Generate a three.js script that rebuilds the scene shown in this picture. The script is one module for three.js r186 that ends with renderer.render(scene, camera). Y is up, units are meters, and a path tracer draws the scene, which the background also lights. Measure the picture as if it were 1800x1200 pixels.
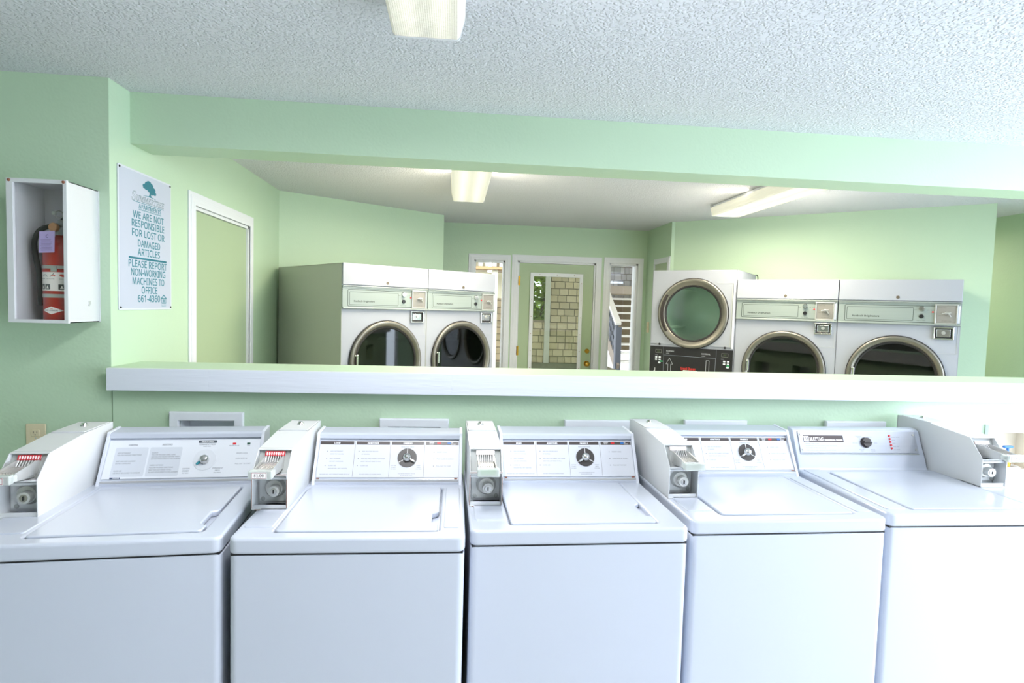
import * as THREE from 'three';
import { RoundedBoxGeometry } from 'three/addons/geometries/RoundedBoxGeometry.js';
import { mergeGeometries } from 'three/addons/utils/BufferGeometryUtils.js';
import { RectAreaLightUniformsLib } from 'three/addons/lights/RectAreaLightUniformsLib.js';

// ---------------------------------------------------------------- camera, sky, lamps, exposure
const scene = new THREE.Scene();
const RAD = Math.PI / 180;
const camera = new THREE.PerspectiveCamera(2 * Math.atan(600 / 1040) / RAD, 1.5, 0.05, 200);
camera.position.set(0, 1.57, 2.60);
camera.rotation.set(-3.309 * RAD, -5.717 * RAD, 1.639 * RAD, 'YXZ');
scene.add(camera);

const renderer = new THREE.WebGLRenderer({ antialias: true });
renderer.toneMapping = THREE.LinearToneMapping;
renderer.toneMappingExposure = 1.15;
renderer.shadowMap.enabled = true;
RectAreaLightUniformsLib.init();

const SKY = 10.5;              // brightness of the overcast sky
{ // overcast sky: slightly bluish, a little brighter towards the zenith
  const w = 64, h = 32, a = new Float32Array(w * h * 4);
  for (let j = 0; j < h; j++) for (let i = 0; i < w; i++) {
    const e = (j + 0.5) / h * 2 - 1, k = (j * w + i) * 4, u = Math.max(0, e), s = e < 0 ? 0.65 : 1;
    a[k] = (0.80 + 0.06 * u) * s; a[k + 1] = (0.90 + 0.06 * u) * s; a[k + 2] = (1.04 + 0.06 * u) * s; a[k + 3] = 1;
  }
  const t = new THREE.DataTexture(a, w, h, THREE.RGBAFormat, THREE.FloatType);
  t.mapping = THREE.EquirectangularReflectionMapping; t.magFilter = THREE.LinearFilter; t.needsUpdate = true;
  scene.background = t; scene.backgroundIntensity = SKY;
}
const LAMP = { front: 36, right: 26, back: 44, corridor: 20, color: 0xfbfcff, warm: 0xfff3da };   // radiance of the lamps under the fluorescent lenses
const GLOW = { front: 0.5, back: 0.72 };                 // what the eye sees of the lenses

// ---------------------------------------------------------------- helpers
let seed = 7;
const rnd = () => { seed = (seed * 1664525 + 1013904223) >>> 0; return seed / 4294967296; };
const V = (x, y, z) => new THREE.Vector3(x, y, z);
const used = new Map();
const numbered = (n) => { const k = used.get(n) ?? 0; used.set(n, k + 1); return k ? `${n}_${String(k).padStart(3, '0')}` : n; };
function clean(g) { g = g.index ? g.toNonIndexed() : g; for (const k of Object.keys(g.attributes)) if (!['position', 'normal', 'uv'].includes(k)) g.deleteAttribute(k); return g; }
const join = (gs) => gs.length === 1 ? gs[0] : mergeGeometries(gs.map(clean));
const at = (g, x = 0, y = 0, z = 0, rx = 0, ry = 0, rz = 0) => g.applyMatrix4(new THREE.Matrix4().compose(V(x, y, z), new THREE.Quaternion().setFromEuler(new THREE.Euler(rx, ry, rz, 'YXZ')), V(1, 1, 1)));
const bx = (w, h, d, x = 0, y = 0, z = 0, r = 0, s = 2) => (r ? new RoundedBoxGeometry(w, h, d, s, r) : new THREE.BoxGeometry(w, h, d)).translate(x, y, z);
const cyl = (r0, r1, h, n = 24) => new THREE.CylinderGeometry(r0, r1, h, n);              // axis y
const cz = (r0, r1, h, x = 0, y = 0, z = 0, n = 24) => cyl(r0, r1, h, n).rotateX(Math.PI / 2).translate(x, y, z); // axis z, r0 in front
const shp = (pts) => { const s = new THREE.Shape(); pts.forEach(([x, y], i) => i ? s.lineTo(x, y) : s.moveTo(x, y)); s.closePath(); return s; };
const rectHole = (x0, y0, x1, y1) => { const p = new THREE.Path(); p.moveTo(x0, y0); p.lineTo(x0, y1); p.lineTo(x1, y1); p.lineTo(x1, y0); p.closePath(); return p; };
const circHole = (x, y, r) => { const p = new THREE.Path(); p.absarc(x, y, r, 0, Math.PI * 2, true); return p; };
function rrect(x0, y0, x1, y1, r) {
  const s = new THREE.Shape(); s.moveTo(x0 + r, y0); s.lineTo(x1 - r, y0); s.quadraticCurveTo(x1, y0, x1, y0 + r); s.lineTo(x1, y1 - r); s.quadraticCurveTo(x1, y1, x1 - r, y1);
  s.lineTo(x0 + r, y1); s.quadraticCurveTo(x0, y1, x0, y1 - r); s.lineTo(x0, y0 + r); s.quadraticCurveTo(x0, y0, x0 + r, y0); return s;
}
const ext = (s, d, b = 0, seg = 2, curve = 16) => new THREE.ExtrudeGeometry(s, b ? { depth: d - 2 * b, bevelEnabled: true, bevelThickness: b, bevelSize: b, bevelOffset: -b, bevelSegments: seg, curveSegments: curve } : { depth: d, bevelEnabled: false, curveSegments: curve }).translate(0, 0, b);
// a profile given as [z, y] pairs, swept along x from x0 to x1
const sweepX = (pts, x0, x1, b = 0) => ext(shp(pts.map(([z, y]) => [-z, y])), x1 - x0, b).rotateY(Math.PI / 2).translate(x0, 0, 0);
const tube = (pts, r, n = 24, m = 8) => new THREE.TubeGeometry(new THREE.CatmullRomCurve3(pts.map((p) => V(...p))), n, r, m, false);
// uv in metres from the dominant normal
function uvm(g, s = 1) {
  g = clean(g); const p = g.attributes.position, n = g.attributes.normal, uv = new Float32Array(p.count * 2);
  for (let i = 0; i < p.count; i++) {
    const X = Math.abs(n.getX(i)), Y = Math.abs(n.getY(i)), Z = Math.abs(n.getZ(i));
    const [a, b] = Y >= X && Y >= Z ? [p.getX(i), p.getZ(i)] : X > Z ? [p.getZ(i), p.getY(i)] : [p.getX(i), p.getY(i)];
    uv[2 * i] = a / s; uv[2 * i + 1] = b / s;
  }
  g.setAttribute('uv', new THREE.BufferAttribute(uv, 2)); return g;
}
function mesh(name, geos, mat, parent = scene, label) {
  const m = new THREE.Mesh(Array.isArray(geos) ? join(geos) : geos, mat);
  m.name = parent === scene ? numbered(name) : name; m.castShadow = m.receiveShadow = true; parent.add(m);
  if (parent !== scene) { let k = 0; for (const c of parent.children) if (c !== m && (c.name === name || c.name.replace(/_\d{3}$/, '') === name)) k++; if (k) m.name = `${name}_${String(k).padStart(3, '0')}`; }
  if (label) m.userData.label = label;
  return m;
}
function thing(name, label, category, pos = [0, 0, 0], turn = 0, group) {
  const o = new THREE.Group(); o.name = numbered(name); o.position.set(...pos); o.rotation.y = turn; scene.add(o);
  o.userData = { label, category }; if (group) o.userData.group = group; return o;
}
function struct(name, geos, mat, parent = scene, label) { const m = mesh(name, geos, mat, parent, label); if (parent === scene) { m.name = name; m.userData.kind = 'structure'; } return m; }
function structGroup(name, pos = [0, 0, 0], turn = 0) { const o = new THREE.Group(); o.name = name; o.position.set(...pos); o.rotation.y = turn; o.userData.kind = 'structure'; scene.add(o); return o; }

// ---------------------------------------------------------------- textures
function canvasTex(w, h, draw) {
  const c = document.createElement('canvas'); c.width = w; c.height = h; const g = c.getContext('2d'); draw(g, w, h);
  const t = new THREE.CanvasTexture(c); t.colorSpace = THREE.SRGBColorSpace; t.magFilter = THREE.LinearFilter; t.anisotropy = 8; return t;
}
function dataTex(n, f, repeat = 1) {
  const a = new Uint8Array(n * n * 4);
  for (let j = 0; j < n; j++) for (let i = 0; i < n; i++) { const v = Math.max(0, Math.min(255, f(i, j) * 255)), k = (j * n + i) * 4; a[k] = a[k + 1] = a[k + 2] = v; a[k + 3] = 255; }
  const t = new THREE.DataTexture(a, n, n); t.wrapS = t.wrapT = THREE.RepeatWrapping; t.magFilter = THREE.LinearFilter; t.minFilter = THREE.LinearMipmapLinearFilter; t.generateMipmaps = true; t.repeat.set(repeat, repeat); t.needsUpdate = true; return t;
}
function blobs(n, count, rmin, rmax) { // tileable field of rounded lumps
  const f = new Float32Array(n * n);
  for (let b = 0; b < count; b++) {
    const x = rnd() * n, y = rnd() * n, r = rmin + (rmax - rmin) * rnd() ** 2, h = 0.45 + 0.55 * rnd(), st = 0.7 + rnd() * 0.7, an = rnd() * 3.14, R = Math.ceil(r * 1.5);
    for (let j = -R; j <= R; j++) for (let i = -R; i <= R; i++) {
      const u = (i * Math.cos(an) + j * Math.sin(an)) * st, v = (-i * Math.sin(an) + j * Math.cos(an)) / st, d = (u * u + v * v) / (r * r);
      if (d < 1) { const k = (((y + j) | 0) + n) % n * n + (((x + i) | 0) + n) % n; f[k] = Math.max(f[k], h * Math.sqrt(1 - d)); }
    }
  }
  return f;
}
function noiseField(n, cells) { const g = Array.from({ length: cells * cells }, rnd), s = (t) => t * t * (3 - 2 * t); return (i, j) => { const x = i / n * cells, y = j / n * cells, a = x | 0, b = y | 0, u = s(x - a), v = s(y - b), q = (p, r) => g[(r % cells) * cells + (p % cells)]; return (q(a, b) * (1 - u) + q(a + 1, b) * u) * (1 - v) + (q(a, b + 1) * (1 - u) + q(a + 1, b + 1) * u) * v; }; }
const popF = blobs(1024, 11000, 3, 8);
const popT = dataTex(1024, (i, j) => popF[j * 1024 + i]);
const n1 = noiseField(512, 128), n2 = noiseField(512, 40), n3 = noiseField(512, 9);
const peelT = dataTex(512, (i, j) => 0.5 * n1(i, j) + 0.35 * n2(i, j) + 0.15 * n3(i, j));
const woodT = (() => { const a = noiseField(512, 6), b = noiseField(512, 64); return dataTex(512, (i, j) => 0.5 * b((i * 0.08) % 512, j) + 0.3 * b((i * 0.3) % 512, (j * 3) % 512) + 0.2 * a(i, j)); })();
const prismT = dataTex(64, (i, j) => { const u = (i % 16) / 8 - 1, v = (j % 16) / 8 - 1; return 1 - Math.max(Math.abs(u), Math.abs(v)); });

// ---------------------------------------------------------------- materials
const S = (o) => new THREE.MeshStandardMaterial(o), P = (o) => new THREE.MeshPhysicalMaterial(o);
const M = {
  paint: S({ color: 0xbad2b6, roughness: 0.55, bumpMap: peelT, bumpScale: 0.0007 }),
  paintDoor: S({ color: 0xa6b998, roughness: 0.4 }),
  ceiling: S({ color: 0xd3d5db, roughness: 0.75, bumpMap: popT, bumpScale: 0.0036 }),
  floor: S({ color: 0xd2d0ca, roughness: 0.5, bumpMap: peelT, bumpScale: 0.001 }),
  trim: S({ color: 0xe1e4ea, roughness: 0.42 }),
  fascia: S({ color: 0xd6dae4, roughness: 0.5, bumpMap: woodT, bumpScale: 0.0012 }),
  enamel: P({ color: 0xc0c6d3, roughness: 0.28, clearcoat: 0.5, clearcoatRoughness: 0.12 }),
  enamelCoin: P({ color: 0xd0d2d4, roughness: 0.4, clearcoat: 0.2, clearcoatRoughness: 0.3 }),
  dryer: S({ color: 0xa2a6b0, roughness: 0.5 }),
  dryerSide: S({ color: 0xb6b9b0, roughness: 0.45 }),
  plastic: S({ color: 0xd2d6e0, roughness: 0.4 }),
  whiteDull: S({ color: 0xdfe2e8, roughness: 0.6 }),
  dark: S({ color: 0x1c1c1e, roughness: 0.6 }),
  black: S({ color: 0x151416, roughness: 0.35 }),
  brownBlack: S({ color: 0x2e2624, roughness: 0.35 }),
  rubber: S({ color: 0x232221, roughness: 0.7 }),
  chrome: S({ color: 0xd6d6d4, roughness: 0.16, metalness: 1 }),
  steel: S({ color: 0xb4b5b1, roughness: 0.4, metalness: 0.6 }),
  slide: S({ color: 0xcfcfce, roughness: 0.3, metalness: 0.55 }),
  valve: S({ color: 0x8e8f8e, roughness: 0.3, metalness: 0.7 }),
  zinc: S({ color: 0xb6bab8, roughness: 0.5, metalness: 0.2 }),
  bezel: S({ color: 0x827f76, roughness: 0.38, metalness: 0.75 }),
  brass: S({ color: 0xd6a94a, roughness: 0.25, metalness: 1 }),
  red: S({ color: 0xd0242c, roughness: 0.4 }),
  redPaint: P({ color: 0xa81d12, roughness: 0.3, clearcoat: 0.6, clearcoatRoughness: 0.15 }),
  rust: S({ color: 0x8a5a45, roughness: 0.8 }),
  clear: P({ color: 0xeef2f0, roughness: 0.05, transmission: 0.6, thickness: 0, ior: 1.49 }),
  pane: P({ color: 0xffffff, roughness: 0.02, transmission: 1, thickness: 0, ior: 1.5 }),
  paneHazy: P({ color: 0xdfe6e0, roughness: 0.02, transmission: 1, thickness: 0, ior: 1.5 }),
  smoked: P({ color: 0x83918d, roughness: 0.03, transmission: 1, thickness: 0, ior: 1.55 }),
  tinted: P({ color: 0xeef5f0, roughness: 0.03, transmission: 1, thickness: 0, ior: 1.5 }),
  drum: S({ color: 0x87918d, roughness: 0.5, metalness: 0.3 }),
  drumLight: S({ color: 0xd3e0d8, roughness: 0.42, metalness: 0.3 }),
  beige: S({ color: 0xdccfb0, roughness: 0.45 }),
  lilac: S({ color: 0xb5a6d6, roughness: 0.8 }),
  teal: S({ color: 0x2f8f9c, roughness: 0.4 }),
  blue: S({ color: 0x2a6cb4, roughness: 0.4 }),
};
const print = (tex, rough = 0.4) => S({ map: tex, roughness: rough });

// ================================================================ THE ROOM
const CEIL = 2.45, LX = -1.41, RX = 4.585, BZ = -3.79, FZ = 4.4, FLX = -3.4;
struct('floor', uvm(bx(RX - FLX + 0.4, 0.12, FZ - BZ + 0.5, (RX + FLX) / 2, -0.06, (FZ + BZ) / 2)), M.floor);
struct('ceiling', uvm(bx(RX - FLX + 0.4, 0.15, FZ - BZ + 0.4, (RX + FLX) / 2, CEIL + 0.075, (FZ + BZ) / 2)), M.ceiling);
// wall in the plane z = const, front face at z, thickness t behind it
const wallZ = (x0, x1, z, t, holes = [], y1 = CEIL) => { const s = shp([[x0, 0], [x1, 0], [x1, y1], [x0, y1]]); s.holes = holes; return uvm(ext(s, t).translate(0, 0, z - t)); };
// wall in the plane x = const: (u = -z) so that holes are given as z ranges
const wallX = (z0, z1, x, t, holes = []) => { const s = shp([[-z1, 0], [-z0, 0], [-z0, CEIL], [-z1, CEIL]]); s.holes = holes; return uvm(ext(s, t).rotateY(Math.PI / 2).translate(x, 0, 0)); };
struct('wall_front_left', wallZ(FLX, LX, 0, 0.2), M.paint);
struct('wall_left', wallX(BZ, -0.2, LX - 0.15, 0.15, [rectHole(0.786, 0, 1.66, 2.07)]), M.paint);
struct('wall_back', wallZ(LX - 0.15, RX + 0.15, BZ, 0.14, [rectHole(0.681, 0.01, 1.538, 2.073), rectHole(0.21, 0.25, 0.54, 2.068), rectHole(1.69, 0.25, 2.01, 2.083)]), M.paint);
function wallBetween(name, x0, z0, x1, z1, t) { // front face runs from (x0,z0) to (x1,z1), thickness behind
  const L = Math.hypot(x1 - x0, z1 - z0), g = uvm(bx(L, CEIL, t, L / 2, CEIL / 2, -t / 2));
  const m = struct(name, g, M.paint); m.position.set(x0, 0, z0); m.rotation.y = -Math.atan2(z1 - z0, x1 - x0); return m;
}
wallBetween('wall_angled_left', LX, -2.36, -0.112, -3.285, 0.13);
wallBetween('wall_angled_right', 2.13, -3.08, 4.03, -1.503, 0.12);
struct('wall_return', uvm(bx(0.12, CEIL, 0.72, 2.17, CEIL / 2, BZ + 0.36)), M.paint);
struct('wall_right', wallX(BZ, FZ, RX, 0.15, [rectHole(-3.95, 0.05, -0.12, 2.40)]), M.paint);
struct('wall_far_left', uvm(bx(0.15, CEIL, FZ, FLX - 0.075, CEIL / 2, FZ / 2)), M.paint);
struct('wall_behind', wallZ(FLX - 0.15, RX + 0.15, FZ + 0.15, 0.15, [rectHole(3.15, 0.45, 4.4, 2.35)]), S({ color: 0x9d998d, roughness: 0.8 }));
{ // window behind the camera, to the right
  const w = structGroup('window_3', [3.15, 0, FZ], 0);
  struct('window_frame', [bx(0.05, 1.9, 0.16, 0.025, 1.4, 0.075), bx(0.05, 1.9, 0.16, 1.225, 1.4, 0.075), bx(1.25, 0.05, 0.16, 0.625, 2.325, 0.075), bx(1.25, 0.05, 0.2, 0.625, 0.475, 0.06)], M.trim, w);
}
struct('beam', uvm(bx(RX - LX, CEIL - 2.23, 0.19, (RX + LX) / 2, (CEIL + 2.23) / 2, -0.255)), M.paint);

// half wall with the openings of the washer outlet boxes
const plates = [[-1.174, 1.093], [-0.308, 1.073], [0.506, 1.074], [1.060, 1.080], [1.746, 1.081], [2.575, 1.070]];
struct('wall_half', wallZ(LX + 0.004, 3.3, 0, 0.19, plates.map(([x, y]) => rectHole(x + 0.036, y - 0.225, x + 0.262, y - 0.036)), 1.255), M.paint);
{
  const g = structGroup('trim_1');
  struct('cap_board', uvm(bx(4.72, 0.022, 0.296, LX + 2.36, 1.265, -0.092)), M.paint, g, 'green painted top board of the half wall');
  struct('fascia_board', uvm(bx(4.72, 0.092, 0.02, LX + 0.012 + 2.36, 1.231, 0.051, 0.002)), M.fascia, g, 'white painted fascia board');
  struct('fascia_board', uvm(bx(4.72, 0.09, 0.018, LX + 2.36, 1.2295, -0.2315)), M.fascia, g);
}

// casing with stepped moulding, in a local frame: opening from (x0,y0) to (x1,y1), face at z = 0
function casing(x0, x1, y1, wd, y0 = 0, sill = false) {
  const ring = (a, z0, z1) => { const s = shp([[x0 - a, sill ? y0 - a : y0], [x1 + a, sill ? y0 - a : y0], [x1 + a, y1 + a], [x0 - a, y1 + a]]);
    if (sill) s.holes = [rectHole(x0, y0, x1, y1)]; else return ext(shp([[x0 - a, y0], [x0 - a, y1 + a], [x1 + a, y1 + a], [x1 + a, y0], [x1, y0], [x1, y1], [x0, y1], [x0, y0]]), z1 - z0, 0.002).translate(0, 0, z0);
    return ext(s, z1 - z0, 0.002).translate(0, 0, z0); };
  return [ring(wd * 0.72, 0, 0.012), ring(wd, 0, 0.008), ...[0.3, 0.55].map((k) => ring(wd * k, 0.010, 0.016 - k * 0.004))];
}
const jambs = (x0, x1, y0, y1, d, t = 0.018) => [bx(t, y1 - y0, d, x0 + t / 2, (y0 + y1) / 2, -d / 2), bx(t, y1 - y0, d, x1 - t / 2, (y0 + y1) / 2, -d / 2), bx(x1 - x0, t, d, (x0 + x1) / 2, y1 - t / 2, -d / 2)];
const hinge = (x, y, z, h = 0.095) => [cyl(0.007, 0.007, h, 10).translate(x, y, z), bx(0.018, h, 0.003, x + 0.008, y, z - 0.005), ...[-0.25, 0, 0.25].map((k) => cyl(0.0076, 0.0076, 0.003, 10).translate(x, y + k * h, z))];

{ // door_1 in the left wall (local x runs away from the camera)
  const d = structGroup('door_1', [LX, 0, -0.786], Math.PI / 2);
  struct('door_casing', casing(0, 0.874, 2.07, 0.07), M.trim, d);
  struct('door_jamb', jambs(0, 0.874, 0, 2.07, 0.14), M.trim, d);
  struct('door_slab', bx(0.834, 2.045, 0.04, 0.437, 1.0275, -0.032, 0.002), M.paintDoor, d, 'olive green painted flush door');
  struct('hinge', hinge(0.024, 1.845, -0.004), M.brass, d, 'brass hinge');
}
{ // door_2 in the back wall, with its window
  const d = structGroup('door_2', [0.681, 0, BZ]);
  struct('door_casing', casing(0, 0.857, 2.073, 0.065), M.trim, d);
  struct('door_jamb', jambs(0, 0.857, 0.01, 2.073, 0.14), M.trim, d);
  const s = shp([[0.02, 0.02], [0.835, 0.02], [0.835, 2.05], [0.02, 2.05]]); s.holes = [rectHole(0.16, 0.28, 0.70, 1.93)];
  const slab = struct('door_slab', ext(s, 0.044).translate(0, 0, -0.05), M.paintDoor, d, 'green painted door with a large window');
  const f = shp([[0.138, 0.26], [0.72, 0.26], [0.72, 1.952], [0.138, 1.952]]); f.holes = [rectHole(0.178, 0.30, 0.682, 1.912)];
  struct('window_frame', ext(f, 0.014, 0.003).translate(0, 0, -0.004), M.trim, slab, 'white screwed frame round the door glass');
  struct('window_glass', bx(0.53, 1.64, 0.004, 0.43, 1.106, -0.03), M.paneHazy, slab);
  const sc = []; for (let i = 0; i < 9; i++) { const y = 0.36 + i * 0.186; sc.push(cz(0.004, 0.004, 0.004, 0.158, y, 0.011, 8), cz(0.004, 0.004, 0.004, 0.702, y, 0.011, 8)); }
  for (let i = 0; i < 3; i++) sc.push(cz(0.004, 0.004, 0.004, 0.24 + i * 0.19, 1.932, 0.011, 8));
  const scm = struct('screw', sc, M.rust, slab); scm.userData.kind = 'stuff';
  for (const y of [1.86, 1.10]) struct('hinge', hinge(0.014, y, 0.001, 0.1), M.brass, d, 'brass hinge');
  struct('deadbolt', [cz(0.024, 0.027, 0.012, 0.792, 1.112, 0.004), cz(0.013, 0.015, 0.012, 0.792, 1.112, 0.014), bx(0.006, 0.016, 0.012, 0.792, 1.112, 0.024, 0.002)], M.brass, d, 'brass deadbolt');
  struct('door_knob', [cz(0.03, 0.032, 0.008, 0.792, 0.972, 0.002), cz(0.011, 0.011, 0.04, 0.792, 0.972, 0.02), new THREE.SphereGeometry(0.026, 20, 14).scale(1, 1, 0.8).translate(0.792, 0.972, 0.05)], M.brass, d, 'brass door knob');
}
function sidelight(name, x0, x1, y1) {
  const w = structGroup(name, [0, 0, BZ]);
  struct('window_casing', casing(x0, x1, y1, 0.062, 0.25, true), M.trim, w);
  struct('window_frame', [...jambs(x0, x1, 0.25, y1, 0.14), bx(x1 - x0, 0.02, 0.16, (x0 + x1) / 2, 0.26, -0.07)], M.trim, w);
  struct('window_glass', bx(x1 - x0 - 0.03, y1 - 0.28, 0.005, (x0 + x1) / 2, (y1 + 0.26) / 2, -0.08), M.pane, w);
}
sidelight('window_1', 0.21, 0.54, 2.068);
sidelight('window_2', 1.69, 2.01, 2.083);
{ // door_3 in the short return wall beside the tall dryer
  const d = structGroup('door_3', [2.11, 0, -3.13], -Math.PI / 2);
  struct('door_casing', casing(-0.36, 0.0, 2.06, 0.055).map((g) => g.scale(-1, 1, 1)).map((g) => { const p = g.index ? g.toNonIndexed() : g; const a = p.attributes.position.array, q = p.attributes.normal.array; for (const b of [a, q]) for (let i = 0; i < b.length; i += 9) for (let k = 0; k < 3; k++) [b[i + k], b[i + 3 + k]] = [b[i + 3 + k], b[i + k]]; return p; }).map((g) => g.translate(-0.36, 0, 0)), M.trim, d);
  struct('door_slab', bx(0.36, 2.06, 0.01, -0.18, 1.03, 0.001), M.paintDoor, d, 'olive green panel inside the white casing');
}
{ // the wide street entrance in the right wall: a bare frame
  const e = structGroup('door_4', [RX, 0, 0.12], -Math.PI / 2);
  struct('door_frame', [bx(0.05, 2.35, 0.17, 0.025, 1.225, -0.075), bx(0.05, 2.35, 0.17, 3.805, 1.225, -0.075), bx(3.83, 0.05, 0.17, 1.915, 2.375, -0.075)], M.trim, e);
}

// ---------------------------------------------------------------- ceiling lights
function ceilingLight(label, x, z0, z1, wd, lamp, glow, tint = LAMP.color, sides = 1) {
  const t = thing('ceiling_light', label, 'ceiling light', [x, CEIL, (z0 + z1) / 2], 0, 'fluorescent ceiling lights');
  const L = z1 - z0, h = wd / 2;
  mesh('housing', [bx(wd * 0.86, 0.03, L - 0.02, 0, -0.016, 0, 0.004), bx(wd * 0.6, 0.02, L - 0.06, 0, -0.04, 0)], M.trim, t);
  const prof = shp([[-h, -0.026], [-h + 0.001, -0.034], [-h + 0.014, -0.082], [-h + 0.022, -0.09], [h - 0.022, -0.09], [h - 0.014, -0.082], [h - 0.001, -0.034], [h, -0.026], [h - 0.004, -0.026], [h - 0.018, -0.08], [h - 0.024, -0.086], [-h + 0.024, -0.086], [-h + 0.018, -0.08], [-h + 0.004, -0.026]]);
  const g = uvm(ext(prof, L - 0.008).translate(0, 0, -L / 2 + 0.004), 0.1);
  const uv = g.attributes.uv, ps = g.attributes.position; for (let i = 0; i < uv.count; i++) uv.setXY(i, ps.getX(i) / wd + 0.5, ps.getZ(i) / L + 0.5);
  const n = 64, a = new Uint8Array(n * n * 4); // the two tubes show through the lens as soft bright bands
  for (let j = 0; j < n; j++) for (let i = 0; i < n; i++) { const u = (i + 0.5) / n, b = Math.exp(-(((u - 0.3) / 0.13) ** 2)) + Math.exp(-(((u - 0.7) / 0.13) ** 2)), e = Math.min(1, Math.min(j + 1, n - j) / 7), v = (glow < 0.8 ? 0.74 + 0.26 * b : 0.86 + 0.14 * b) * (0.86 + 0.14 * e), k = (j * n + i) * 4; a[k] = 255 * v; a[k + 1] = 250 * v; a[k + 2] = 226 * v; a[k + 3] = 255; }
  const em = new THREE.DataTexture(a, n, n); em.colorSpace = THREE.SRGBColorSpace; em.magFilter = THREE.LinearFilter; em.needsUpdate = true;
  const pr = prismT.clone(); pr.repeat.set(wd / 0.024, L / 0.024); pr.needsUpdate = true;
  mesh('lens', g, S({ color: 0xd8d6cc, roughness: 0.35, bumpMap: pr, bumpScale: 0.0015, emissive: 0xffffff, emissiveMap: em, emissiveIntensity: glow }), t, 'ribbed glowing plastic lens');
  for (const s of [-1, 1]) mesh('end_cap', ext(shp([[-h - 0.002, 0], [h + 0.002, 0], [h - 0.001, -0.034], [h - 0.013, -0.086], [h - 0.02, -0.092], [-h + 0.02, -0.092], [-h + 0.013, -0.086], [-h + 0.001, -0.034]]), 0.006).translate(0, 0, s * L / 2 - 0.003), M.trim, t);
  const l = new THREE.RectAreaLight(tint, lamp, wd * 0.85, L * 0.95); l.position.set(0, -0.095, 0); l.rotation.x = -Math.PI / 2; t.add(l);
  for (const s of [-1, 1]) { const k = new THREE.RectAreaLight(tint, lamp * sides, 0.05, L * 0.95); k.position.set(s * (h + 0.004), -0.058, 0); k.rotation.set(-Math.PI / 2, s * -Math.PI / 2 , 0, 'ZXY'); k.lookAt(t.position.x + s * 9, t.position.y - 1.5, t.position.z); t.add(k); }
  return t;
}
ceilingLight('dimmer fluorescent ceiling light in front of the beam, cut off by the top edge', -0.098, 0.775, 1.995, 0.225, LAMP.front, GLOW.front);
ceilingLight('fluorescent ceiling light out of view to the right, over the rightmost washer', 2.9, 0.9, 2.12, 0.225, LAMP.right, GLOW.back);
ceilingLight('fluorescent ceiling light of the corridor behind the angled right wall', 3.9, -3.4, -2.18, 0.262, LAMP.corridor, GLOW.back, LAMP.warm, 0.3);
ceilingLight('glowing fluorescent ceiling light seen end-on below the beam, above the back door', 0.095, -1.965, -0.745, 0.262, LAMP.back, GLOW.back, LAMP.warm, 0.5);
ceilingLight('glowing fluorescent ceiling light seen slantwise below the beam, above the right dryers', 2.20, -2.105, -0.885, 0.268, LAMP.back, GLOW.back, LAMP.warm, 0.5);

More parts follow.
